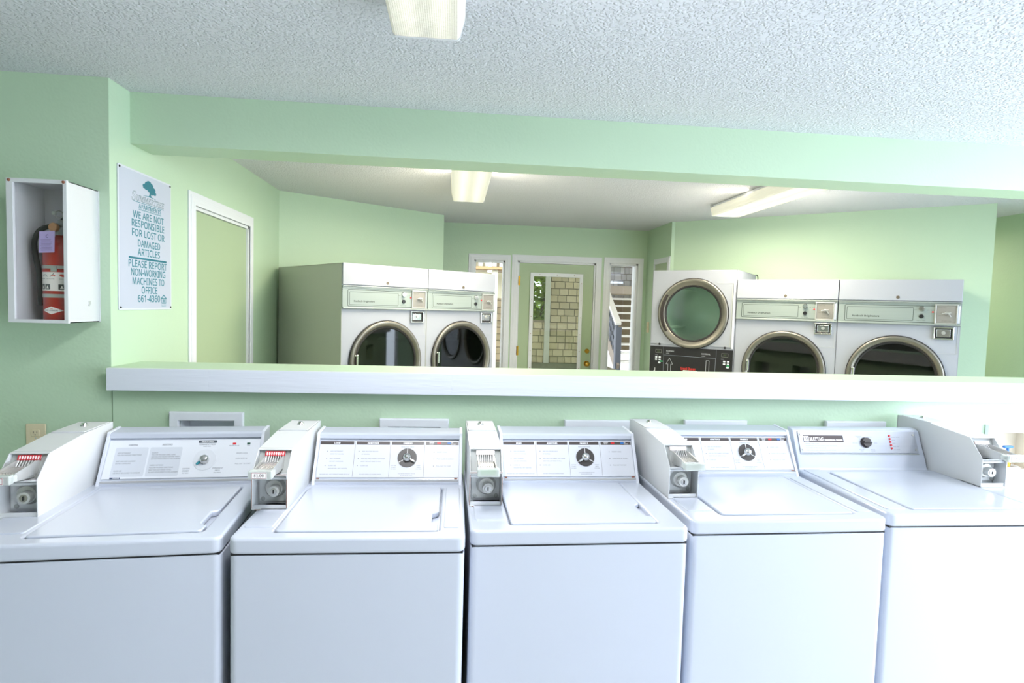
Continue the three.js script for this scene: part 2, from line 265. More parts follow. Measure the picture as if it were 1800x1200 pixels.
// ================================================================ PRINTED PANELS
const F = (g, px, s = '', fam = 'sans-serif') => { g.font = `${s} ${px}px ${fam}`; };
const fit = (g, t, x, y, w, px, s = 'bold', fam) => { F(g, px, s, fam); const m = g.measureText(t).width; g.save(); g.translate(x, y); g.scale(w / m, 1); g.fillText(t, 0, 0); if (px > 60) { g.lineWidth = 2.2; g.strokeStyle = g.fillStyle; g.strokeText(t, 0, 0); } g.restore(); };
const tex = {};
tex.apartmentSign = canvasTex(760, 1000, (g) => {
  const T = '#066e82'; g.fillStyle = '#bdc3d3'; g.fillRect(0, 0, 760, 1000); g.fillStyle = T;
  // tree
  g.save(); g.scale(1, 0.74); g.translate(0, -8);
  for (const [x, y, r] of [[390, 88, 38], [440, 92, 42], [350, 112, 30], [478, 126, 38], [430, 130, 46], [500, 158, 26], [372, 128, 26], [462, 160, 30], [345, 126, 20], [405, 60, 18], [425, 62, 20]]) { g.beginPath(); g.ellipse(x, y, r, r * 0.72, 0, 0, 7); g.fill(); }
  g.beginPath(); g.moveTo(420, 140); g.quadraticCurveTo(428, 185, 405, 212); g.lineTo(455, 212); g.quadraticCurveTo(436, 180, 452, 145); g.fill();
  g.beginPath(); g.moveTo(330, 212); g.quadraticCurveTo(430, 196, 520, 214); g.lineTo(520, 217); g.quadraticCurveTo(430, 206, 330, 215); g.fill();
  g.strokeStyle = '#2c4b57'; g.lineWidth = 2.6; g.fillStyle = '#c4ccd8'; g.textAlign = 'left';
  const outl = (t, x, y, w, px) => { F(g, px, 'italic', 'serif'); const m = g.measureText(t).width; g.save(); g.translate(x, y); g.scale(w / m, 1); g.fillText(t, 0, 0); g.strokeText(t, 0, 0); g.restore(); };
  outl('S', 150, 290, 70, 128); outl('UMMERTREE', 222, 284, 424, 78); g.restore();
  g.fillStyle = T; g.fillRect(190, 212, 458, 4);
  fit(g, 'APARTMENTS', 262, 256, 340, 46); g.fillRect(262, 262, 340, 3); g.fillRect(262, 268, 340, 2);
  fit(g, 'WE ARE NOT', 178, 334, 466, 72, ''); fit(g, 'RESPONSIBLE', 156, 398, 500, 72, ''); fit(g, 'FOR LOST OR', 158, 467, 498, 72, ''); fit(g, 'DAMAGED', 240, 541, 346, 72, ''); fit(g, 'ARTICLES', 244, 607, 338, 72, '');
  g.fillRect(118, 622, 572, 15);
  fit(g, 'PLEASE REPORT', 108, 696, 584, 72, ''); fit(g, 'NON-WORKING', 142, 759, 528, 72, ''); fit(g, 'MACHINES TO', 160, 824, 492, 72, ''); fit(g, 'OFFICE', 290, 890, 246, 72, ''); fit(g, '661-4360', 236, 954, 344, 70, '');
  g.strokeStyle = T; g.lineWidth = 9; g.beginPath(); g.moveTo(594, 928); g.lineTo(640, 898); g.lineTo(686, 928); g.stroke(); g.lineWidth = 8; g.strokeRect(606, 926, 68, 36); g.fillRect(624, 934, 32, 7); g.fillRect(624, 947, 32, 7);
  F(g, 11, ''); g.fillText('EQUAL HOUSING', 596, 980); g.fillText('OPPORTUNITY', 602, 992);
});
const bullet = (g, x, y, a, b) => { g.beginPath(); g.arc(x, y - 5, 4, 0, 7); g.fill(); F(g, 15, ''); g.fillText(a, x + 26, y); if (b) { F(g, 13, ''); g.fillText(b, x + 26, y + 24); } };
tex.fourPanel = canvasTex(1280, 330, (g) => {
  g.fillStyle = '#cdd0d8'; g.fillRect(0, 0, 1280, 330); g.textAlign = 'left';
  const X = [0, 328, 652, 966], W = [312, 312, 302, 314], H = ['LOAD', 'ADDITIVES', 'FABRICS'];
  X.forEach((x, i) => { g.fillStyle = '#473f3d'; g.fillRect(x + 4, 8, W[i] - 8, 30); g.fillStyle = '#77757a'; if (i) g.fillRect(x - 9, 8, 3, 316); g.fillStyle = '#fff'; g.textAlign = 'center'; if (H[i]) { F(g, 21, 'bold'); g.fillText(H[i], x + W[i] / 2, 31); } });
  g.textAlign = 'left'; g.fillStyle = '#c33'; g.fillRect(1074, 12, 36, 18); g.fillStyle = '#3a63c0'; g.fillRect(1176, 12, 22, 18); g.fillStyle = '#fff'; F(g, 11, 'bold'); g.fillText('WASHER', 1002, 20); g.fillText('IN USE', 1004, 33); g.fillText('LID', 1206, 20); g.fillText('LOCKED', 1206, 33);
  g.fillStyle = '#6c6e76';
  bullet(g, 76, 104, 'ADD DETERGENT', '(REFER TO PACKAGE)'); bullet(g, 76, 170, 'ADD LAUNDRY', '(DO NOT OVERLOAD)'); bullet(g, 70, 232, 'CLOSE LID', '(WASHER WILL NOT AGITATE)');
  bullet(g, 360, 104, 'ADD DILUTED BLEACH', '(IF DESIRED)'); bullet(g, 358, 170, 'ADD DILUTED FABRIC SOFTENER', '(WAIT FOR LAST RINSE TO FILL)'); bullet(g, 356, 232, 'CLOSE LID');
  bullet(g, 1048, 108, 'INSERT COINS'); bullet(g, 1048, 170, 'PUSH SLIDE IN SLOWLY'); bullet(g, 1046, 234, 'PULL OUT TO START');
  F(g, 13, ''); g.fillText('WASHER WILL NOT OPERATE WHEN LID IS UP', 30, 308); g.fillText('DO NOT OPEN LID DURING WASH', 380, 308);
  F(g, 14, ''); g.textAlign = 'center'; g.fillText('PERMANENT PRESS', 803, 62); F(g, 10, ''); g.fillText('WARM WASH', 803, 76); F(g, 13, ''); g.fillText('COTTON', 682, 230); g.fillText('STURDY', 682, 246); F(g, 10, ''); g.fillText('HOT WASH', 682, 260); F(g, 13, ''); g.fillText("PERM'T", 912, 230); g.fillText('PRESS', 912, 246); F(g, 10, ''); g.fillText('COLD WASH', 912, 260);
  g.fillText('COLD WATER DETERGENT FOR USE', 803, 300); g.fillText('IN COLD WATER CYCLES', 803, 314);
});
tex.dialDisk = canvasTex(256, 256, (g) => { g.fillStyle = '#3d3937'; g.fillRect(0, 0, 256, 256); g.strokeStyle = '#efefef'; g.lineWidth = 8; for (const a of [-90, 30, 150]) { g.beginPath(); g.moveTo(128, 128); g.lineTo(128 + 128 * Math.cos(a * RAD), 128 + 128 * Math.sin(a * RAD)); g.stroke(); } });
tex.grayPanel = canvasTex(1280, 300, (g) => {
  g.fillStyle = '#dfe3ea'; g.fillRect(0, 0, 1280, 300); g.fillStyle = '#cdd2da'; g.beginPath(); g.roundRect(62, 58, 268, 226, 12); g.fill(); g.beginPath(); g.roundRect(345, 58, 268, 226, 12); g.fill();
  g.fillStyle = '#6f747c'; F(g, 17, 'bold'); g.textAlign = 'center'; g.fillText('LOADING', 196, 44); g.fillText('ADDITIVES', 480, 44);
  g.textAlign = 'left'; F(g, 14, '');
  [['ADD DETERGENT', 84, 106], ['FOLLOW PACKAGE DIRECTIONS', 84, 122], ['SORT AND ADD LAUNDRY', 84, 170], ['DO NOT OVERLOAD', 84, 186], ['CLOSE LID', 84, 244], ['LID MUST BE CLOSED TO OPERATE', 84, 260], ['BLEACH', 366, 106], ['FOLLOW PACKAGE DIRECTIONS', 366, 122], ['ADD DILUTED BLEACH BEFORE WASH', 366, 138], ['DO NOT POUR DIRECTLY ON LAUNDRY', 366, 154], ['FABRIC SOFTENER', 366, 204], ['FOLLOW PACKAGE DIRECTIONS', 366, 222], ['WAIT FOR LAST RINSE TO FILL', 366, 240], ['DO NOT POUR DIRECTLY ON LAUNDRY', 366, 258]].forEach(([t, x, y]) => g.fillText(t, x, y));
  g.fillStyle = '#4d545c'; g.beginPath(); g.roundRect(738, 6, 160, 22, 9); g.fill(); g.fillStyle = '#fff'; F(g, 16, 'bold'); g.textAlign = 'center'; g.fillText('SELECT CYCLE', 818, 23);
  g.fillStyle = '#666b76'; F(g, 16, ''); g.fillText('PERMANENT PRESS', 818, 46); F(g, 11, ''); g.fillText('WARM WASH', 818, 59); F(g, 16, ''); g.fillText('COTTON', 674, 236); g.fillText('STURDY', 674, 254); F(g, 11, ''); g.fillText('HOT WASH', 674, 268); F(g, 16, ''); g.fillText('PERMANENT', 940, 236); g.fillText('PRESS', 940, 254); F(g, 11, ''); g.fillText('COLD WASH', 940, 268);
  F(g, 12, ''); g.fillText('WASHER IN USE', 1052, 56); g.fillText('SPIN', 1176, 56); F(g, 15, ''); g.textAlign = 'left'; g.fillText('INSERT COINS', 1080, 118); g.fillText('PUSH SLIDE IN', 1080, 160); g.fillText('PULL OUT TO START', 1080, 202);
  g.fillStyle = '#3c4a66'; g.fillRect(66, 288, 84, 12); g.fillStyle = '#fff'; F(g, 11, 'bold'); g.fillText('KENMORE', 90, 298);
});
tex.silverPanel = canvasTex(1280, 220, (g) => {
  const gr = '#a9adb7'; g.fillStyle = gr; g.fillRect(0, 0, 1280, 220);
  for (let i = 0; i < 220; i++) { g.fillStyle = `rgba(255,255,255,${0.06 * rnd()})`; g.fillRect(0, i, 1280, 1); }
  g.fillStyle = '#33292b'; g.fillRect(48, 44, 432, 68); g.fillStyle = '#fff'; g.fillRect(56, 52, 52, 52); g.fillStyle = '#33292b'; F(g, 44, 'bold', 'serif'); g.fillText('M', 62, 94); g.fillStyle = '#fff'; fit(g, 'MAYTAG', 116, 96, 150, 46, 'bold', 'serif'); fit(g, 'COMMERCIAL WASHER', 276, 96, 196, 20);
  g.fillStyle = '#70717a'; F(g, 15, ''); g.fillText('GENERAL DIRECTIONS', 60, 134); F(g, 12, ''); ['ADD DETERGENT AND LOAD LAUNDRY LOOSELY INTO WASHER', 'SELECT FABRIC SETTING AND CLOSE LID', 'INSERT COINS IN SLIDE, PUSH IN AND PULL OUT TO START'].forEach((t, i) => g.fillText('• ' + t, 54, 154 + i * 22));
  g.textAlign = 'center'; F(g, 13, ''); g.fillText('PERMANENT', 650, 54); g.fillText('PRESS', 650, 68); g.fillText('DELICATE', 770, 62); g.fillText('REGULAR', 600, 124); g.fillText('WOOL', 828, 124); g.fillText('REGULAR', 660, 190); g.fillText('COLD', 660, 204); g.fillText('BRIGHT', 782, 190); g.fillText('COLORS', 782, 204); g.textAlign = 'left';
  ['WASHER IN USE', 'WASH', 'RINSE', 'FINAL SPIN', 'LID LOCKED'].forEach((t, i) => g.fillText(t, 1010, 62 + i * 32));
});
tex.price = canvasTex(256, 96, (g) => { g.fillStyle = '#f2eeee'; g.fillRect(0, 0, 256, 96); g.strokeStyle = '#8a4a52'; g.lineWidth = 8; g.strokeRect(8, 8, 240, 80); g.fillStyle = '#33262c'; g.textAlign = 'center'; F(g, 66, 'bold', 'serif'); g.fillText('$1.00', 128, 70); });
tex.slots = (() => { const d = (base, oval) => canvasTex(256, 64, (g) => { g.fillStyle = base; g.fillRect(0, 0, 256, 64); g.fillStyle = oval; for (let i = 0; i < 8; i++) { g.beginPath(); g.ellipse(26 + i * 29.2, 32, 10, 23, 0, 0, 7); g.fill(); } }); return { red: d('#c8232f', '#f3ecec'), pale: d('#d6cfcc', '#f0c9bf') }; })();
tex.dryerPanel = canvasTex(1400, 320, (g) => {
  g.fillStyle = '#8f9a96'; g.fillRect(0, 0, 1400, 320); for (let i = 0; i < 320; i += 2) { g.fillStyle = `rgba(255,255,255,${0.05 * rnd()})`; g.fillRect(0, i, 1400, 1); }
  g.strokeStyle = '#2c3634'; g.lineWidth = 7; g.beginPath(); g.roundRect(80, 46, 1282, 244, 14); g.stroke(); g.lineWidth = 5; g.beginPath(); g.roundRect(106, 76, 778, 190, 8); g.stroke();
  g.fillStyle = '#161c1b'; fit(g, 'Huebsch Originators', 168, 226, 330, 36, 'bold'); g.fillStyle = '#8a9390'; F(g, 15, ''); g.fillText('COMMERCIAL 37', 170, 250);
  g.fillStyle = '#4b5453'; F(g, 14, ''); g.textAlign = 'center'; g.fillText('MEDIUM', 974, 70); g.fillText('HIGH', 904, 112); g.fillText('LOW', 1044, 112); g.fillText('START', 974, 166); g.fillText('PUSH TO START', 974, 268); g.fillText('IN USE', 1096, 112);
});
tex.coinFace = canvasTex(200, 220, (g) => { g.fillStyle = '#8f8c86'; g.fillRect(0, 0, 200, 220); g.strokeStyle = '#75726c'; g.lineWidth = 3; g.strokeRect(8, 8, 184, 204); g.fillStyle = '#5e5b57'; F(g, 13, ''); g.fillText('INSERT COIN', 22, 36); g.fillText('TURN HANDLE', 22, 132); g.fillText('25¢ EACH COIN', 60, 196); g.strokeStyle = '#8b8882'; g.lineWidth = 2; g.beginPath(); g.arc(104, 160, 26, 0, 3.2); g.stroke(); });
tex.blackPanel = canvasTex(1000, 420, (g) => {
  g.fillStyle = '#221f24'; g.fillRect(0, 0, 1000, 420); g.strokeStyle = '#7f8390'; g.lineWidth = 4; g.beginPath(); g.moveTo(176, 420); g.lineTo(176, 106); g.lineTo(806, 106); g.lineTo(806, 420); g.stroke(); g.lineWidth = 2; g.beginPath(); g.moveTo(168, 0); g.lineTo(168, 106); g.moveTo(812, 0); g.lineTo(812, 106); g.stroke();
  g.strokeStyle = '#b9bcc4'; g.lineWidth = 4; const arrow = (x, y, s) => { g.beginPath(); g.moveTo(x, y); g.lineTo(x + 42, y + s * 74); g.lineTo(x + 18, y + s * 74); g.lineTo(x + 18, y + s * 260); g.lineTo(x - 18, y + s * 260); g.lineTo(x - 18, y + s * 74); g.lineTo(x - 42, y + s * 74); g.closePath(); g.stroke(); };
  arrow(252, 140, 1); arrow(716, 400, -1);
  g.fillStyle = '#e0322c'; fit(g, 'Speed Queen', 392, 270, 186, 44, 'bold');
  g.fillStyle = '#c9ccd2'; F(g, 26, ''); g.fillText('NORMAL', 205, 62); g.fillText('NORMAL', 640, 72); F(g, 14, ''); g.fillText('UPPER', 205, 86); g.fillText('LOWER', 640, 94);
  for (const x of [36, 838]) { g.strokeStyle = '#8c8f86'; g.lineWidth = 3; g.strokeRect(x + 36, 42, 74, 40); g.fillStyle = '#4a5a34'; F(g, 28, 'bold', 'monospace'); g.fillText('00', x + 56, 72); g.fillStyle = '#b9bcc4'; F(g, 14, ''); g.fillText('PRESS', x + 30, 116); g.fillStyle = '#2f9b63'; g.fillRect(x + 96, 178, 34, 16); g.strokeStyle = '#d7d7da'; g.lineWidth = 7; g.beginPath(); g.moveTo(x + 34, 270); g.lineTo(x + 34, 330); g.arc(x + 34, 344, 12, -1.5, 4.2); g.moveTo(x + 34, 300); g.lineTo(x + 18, 314); g.moveTo(x + 34, 360); g.lineTo(x + 34, 410); g.stroke(); }
});
tex.extLabel = canvasTex(512, 256, (g) => {
  g.fillStyle = '#efe9e4'; g.fillRect(0, 0, 512, 256); g.fillStyle = '#c42a24'; g.fillRect(0, 0, 512, 20); g.fillStyle = '#e2b13a'; g.fillRect(470, 0, 42, 256);
  g.fillStyle = '#333'; F(g, 15, 'bold'); g.fillText('INSTRUCTIONS', 10, 110); F(g, 13, ''); g.fillText('PULL PIN', 10, 130); g.fillText('AIM AT BASE OF FIRE', 150, 110); g.fillText('SQUEEZE LEVER', 330, 110);
  g.strokeStyle = '#222'; g.lineWidth = 6; g.beginPath(); g.moveTo(70, 62); g.lineTo(140, 56); g.lineTo(170, 80); g.moveTo(210, 80); g.lineTo(260, 40); g.lineTo(276, 74); g.stroke(); g.fillStyle = '#d0402f'; g.beginPath(); g.ellipse(380, 64, 44, 16, 0.2, 0, 7); g.fill(); g.fillRect(230, 58, 54, 10);
  for (const [x, c] of [[26, '#444'], [124, '#555'], [322, '#333']]) { g.fillStyle = c; g.fillRect(x, 172, 86, 66); g.fillStyle = '#efe9e4'; g.beginPath(); g.moveTo(x + 20, 228); g.lineTo(x + 44, 186); g.lineTo(x + 66, 228); g.fill(); }
});
tex.diamond = canvasTex(256, 96, (g) => { g.fillStyle = '#b5251b'; g.fillRect(0, 0, 256, 96); g.fillStyle = '#f0ece8'; g.beginPath(); g.moveTo(2, 48); g.lineTo(128, 6); g.lineTo(254, 48); g.lineTo(128, 90); g.fill(); g.fillStyle = '#222'; g.textAlign = 'center'; F(g, 19, 'bold'); g.fillText('DRY CHEMICAL', 128, 54); g.fillStyle = '#c33'; F(g, 14, 'bold'); g.fillText('FIRE', 128, 34); });
tex.serviceTag = canvasTex(200, 256, (g) => { g.fillStyle = '#b3a4d4'; g.fillRect(0, 0, 200, 256); g.fillStyle = '#4b3f70'; g.strokeStyle = '#4b3f70'; g.lineWidth = 8; g.beginPath(); g.arc(104, 60, 16, 1, 5.6); g.stroke(); for (let i = 0; i < 12; i++) g.fillRect(20 + (i % 3) * 4, 96 + i * 12, 120 + 30 * rnd(), 3); });

// ================================================================ WALL FITTINGS AT LEFT
{
  const t = thing('apartment_sign', 'white notice board with teal lettering and a tree, beside the white-cased door', 'sign', [LX, 1.818, -0.287], Math.PI / 2);
  mesh('board', ext(rrect(-0.234, -0.307, 0.234, 0.307, 0.008), 0.003, 0.0008).translate(0, 0, 0.001), M.plastic, t);
  mesh('print', new THREE.PlaneGeometry(0.452, 0.598).translate(0, 0, 0.0046), print(tex.apartmentSign), t, 'teal lettering with a tree emblem');
  for (const [x, y] of [[-0.222, 0.296], [0.222, 0.296], [-0.222, -0.296], [0.222, -0.296]]) mesh('screw', cz(0.0035, 0.005, 0.003, x, y, 0.0062, 12), M.dark, t);
}
{
  const t = thing('extinguisher_cabinet', 'white metal box with a clear front on the darker green wall, holding the extinguisher', 'cabinet', [-1.555, 1.462, 0]);
  const w = 0.207, h = 0.532, d = 0.2, s = 0.003;
  mesh('case', [bx(w, h, s, 0, h / 2, s / 2 + 0.001), bx(s, h, d - 0.002, -w / 2 + s / 2, h / 2, d / 2), bx(s, h, d - 0.002, w / 2 - s / 2, h / 2, d / 2), bx(w, s, d - 0.002, 0, s / 2, d / 2), bx(w, s, d - 0.002, 0, h - s / 2, d / 2), bx(0.004, h, 0.006, w / 2 + 0.001, h / 2, 0.004)], M.enamelCoin, t);
  const f = shp([[-w / 2 - 0.002, -0.002], [w / 2 + 0.002, -0.002], [w / 2 + 0.002, h + 0.002], [-w / 2 - 0.002, h + 0.002]]); f.holes = [rectHole(-w / 2 + 0.021, 0.011, w / 2 - 0.012, h - 0.013)];
  mesh('front_frame', ext(f, 0.012, 0.001).translate(0, 0, d - 0.006), M.enamelCoin, t);
  mesh('front_pane', bx(w - 0.01, h - 0.01, 0.002, 0, h / 2, d - 0.009), P({ color: 0xffffff, roughness: 0.02, transmission: 1, thickness: 0, ior: 1.22 }), t);
  for (const x of [-w / 2 + 0.009, w / 2 - 0.009]) mesh('rivet', cz(0.004, 0.006, 0.004, x, h - 0.006, d + 0.008, 12), M.rust, t);
  mesh('screw', cz(0.003, 0.005, 0.003, 0.02, h - 0.07, 0.006, 10), M.zinc, t);
  mesh('side_latch', [bx(0.002, 0.014, 0.012, w / 2 + 0.001, 0.078, 0.07), cyl(0.003, 0.003, 0.004, 10).rotateZ(Math.PI / 2).translate(w / 2 + 0.002, 0.068, 0.076)], M.zinc, t);
}
{
  const t = thing('fire_extinguisher', 'red fire extinguisher with a black hose and lilac tag inside the white box', 'fire extinguisher', [-1.552 + 0.022, 1.4655, 0.105]);
  const R = 0.062;
  mesh('cylinder', new THREE.LatheGeometry([[0, 0.001], [R - 0.006, 0.001], [R, 0.008], [R, 0.262], [R * 0.97, 0.285], [R * 0.8, 0.308], [R * 0.48, 0.322], [0.022, 0.327], [0.02, 0.335], [0, 0.335]].map(([x, y]) => new THREE.Vector2(x, y)), 40), M.redPaint, t);
  const arc = (r, h, a0, a1, y) => new THREE.CylinderGeometry(r, r, h, 24, 1, true, a0, a1 - a0).translate(0, y, 0);
  mesh('label', arc(R + 0.0006, 0.078, -0.95, 1.1, 0.156), Object.assign(print(tex.extLabel), { side: THREE.DoubleSide }), t, 'printed instruction label');
  mesh('maker_label', arc(R + 0.0008, 0.034, -0.72, 0.62, 0.042), Object.assign(print(tex.diamond), { side: THREE.DoubleSide }), t, 'white diamond label');
  mesh('strap', [arc(R + 0.0015, 0.014, 0, 6.283, 0.098), bx(0.012, 0.016, 0.012, -R - 0.005, 0.098, 0.02)], M.steel, t);
  mesh('bracket_strap', [arc(R + 0.0015, 0.012, 0, 6.283, 0.208), bx(0.02, 0.02, 0.006, 0.01, 0.2, R + 0.004)], M.steel, t);
  mesh('valve', [cyl(0.019, 0.021, 0.03, 20).translate(0, 0.348, 0), cyl(0.013, 0.013, 0.04, 16).translate(0, 0.372, 0), bx(0.03, 0.022, 0.03, 0, 0.37, 0, 0.004)], M.valve, t);
  mesh('gauge', [cz(0.017, 0.017, 0.012, -0.012, 0.362, 0.026), cz(0.0145, 0.0145, 0.003, -0.012, 0.362, 0.0325)], S({ color: 0xb98a63, roughness: 0.35 }), t, 'round pressure gauge');
  mesh('lever', [bx(0.018, 0.004, 0.1, 0, 0, 0.03, 0.0015).rotateX(0.12).rotateY(0.9).translate(0.01, 0.388, 0), bx(0.018, 0.004, 0.1, 0, 0, 0.03, 0.0015).rotateX(-0.32).rotateY(0.9).translate(0.01, 0.402, 0)], M.valve, t);
  mesh('pin', [new THREE.TorusGeometry(0.013, 0.0022, 8, 24).rotateY(0.6).translate(0.004, 0.412, 0.022), bx(0.016, 0.014, 0.004, -0.018, 0.418, 0.014, 0.001)], M.steel, t);
  mesh('hose', tube([[-0.012, 0.362, 0], [-0.04, 0.366, 0.006], [-0.07, 0.35, 0.014], [-0.087, 0.312, 0.018], [-0.085, 0.25, 0.018], [-0.075, 0.19, 0.016], [-0.069, 0.13, 0.02], [-0.066, 0.085, 0.022]], 0.0095, 40, 12), M.rubber, t);
  mesh('hose_nozzle', [cyl(0.011, 0.009, 0.03, 14).translate(-0.066, 0.074, 0.022)], M.black, t);
  mesh('service_tag', [at(new THREE.PlaneGeometry(0.062, 0.082), -0.012, 0.302, R + 0.006, -0.1, -0.15, 0.05)], Object.assign(print(tex.serviceTag, 0.8), { side: THREE.DoubleSide }), t, 'lilac paper service tag');
}
{
  const t = thing('power_outlet', 'beige wall outlet on the darker green wall behind the leftmost washer', 'power outlet', [-1.703, 0.975, 0.001]);
  mesh('cover_plate', ext(rrect(-0.038, -0.06, 0.038, 0.06, 0.006), 0.006, 0.002), M.beige, t);
  for (const y of [0.022, -0.022]) { const r = mesh('receptacle', ext(rrect(-0.016, y - 0.014, 0.016, y + 0.014, 0.007), 0.003, 0.0008).translate(0, 0, 0.0055), M.beige, t); mesh('slot', [bx(0.002, 0.008, 0.001, -0.0065, y + 0.003, 0.0086), bx(0.002, 0.007, 0.001, 0.0065, y + 0.003, 0.0086), cz(0.0022, 0.0022, 0.001, 0, y - 0.007, 0.0086, 10)], M.dark, r); }
  mesh('screw', cz(0.003, 0.003, 0.002, 0, 0, 0.006, 10), M.zinc, t);
}
{
  const t = thing('light_switch', 'small beige switch plate between the right sidelight and the tall dryer', 'light switch', [2.109, 1.395, -3.66], -Math.PI / 2);
  mesh('cover_plate', ext(rrect(-0.036, -0.058, 0.036, 0.058, 0.006), 0.006, 0.002), M.beige, t);
  mesh('toggle', bx(0.009, 0.02, 0.014, 0, 0.003, 0.01, 0.002), M.beige, t);
}

// ================================================================ WASHER OUTLET BOXES IN THE HALF WALL
const boxLabels = ['white washer outlet box in the half wall behind the leftmost washer, its slot open', 'white washer outlet box in the half wall behind the second washer from the left', 'white washer outlet box in the half wall behind the middle washer', 'white washer outlet box in the half wall behind the fourth washer from the left', 'white washer outlet box in the half wall behind the rightmost washer', 'white washer outlet box with a brass blue-handled tap, right of the rightmost washer'];
plates.forEach(([x, y], i) => {
  const t = thing('outlet_box', boxLabels[i], 'outlet box', [x + 0.149, y - 0.13, 0.001], 0, 'washer outlet boxes in the half wall');
  const f = shp([[-0.149, -0.13], [0.149, -0.13], [0.149, 0.13], [-0.149, 0.13]]); f.holes = [rectHole(-0.112, -0.093, 0.112, 0.093)];
  mesh('frame', ext(f, 0.022, 0.004), M.trim, t);
  mesh('recess', [bx(0.226, 0.188, 0.003, 0, 0, -0.085), bx(0.003, 0.188, 0.085, -0.112, 0, -0.043), bx(0.003, 0.188, 0.085, 0.112, 0, -0.043), bx(0.226, 0.003, 0.085, 0, -0.094, -0.043), bx(0.226, 0.003, 0.085, 0, 0.094, -0.043)], i === 5 ? S({ color: 0xe6dfd0, roughness: 0.5 }) : M.whiteDull, t);
  if (i === 5) {
    const v = mesh('tap', [cz(0.012, 0.012, 0.06, 0.0, -0.035, -0.05, 14), cyl(0.013, 0.013, 0.05, 14).translate(0, -0.045, -0.018), cyl(0.016, 0.016, 0.012, 6).translate(0, -0.02, -0.018), cyl(0.017, 0.014, 0.014, 12).translate(0, -0.072, -0.018), new THREE.SphereGeometry(0.014, 14, 10).translate(0, -0.035, -0.018)], M.brass, t, 'brass tap');
    mesh('tap_handle', [cyl(0.006, 0.006, 0.024, 10).translate(0, 0, -0.018), bx(0.05, 0.012, 0.016, 0, 0.016, -0.018, 0.005)], M.blue, v, 'blue tap handle');
    mesh('drain_ring', new THREE.TorusGeometry(0.04, 0.007, 10, 28).rotateX(Math.PI / 2).translate(0.03, -0.088, -0.04), M.whiteDull, t);
  }
});

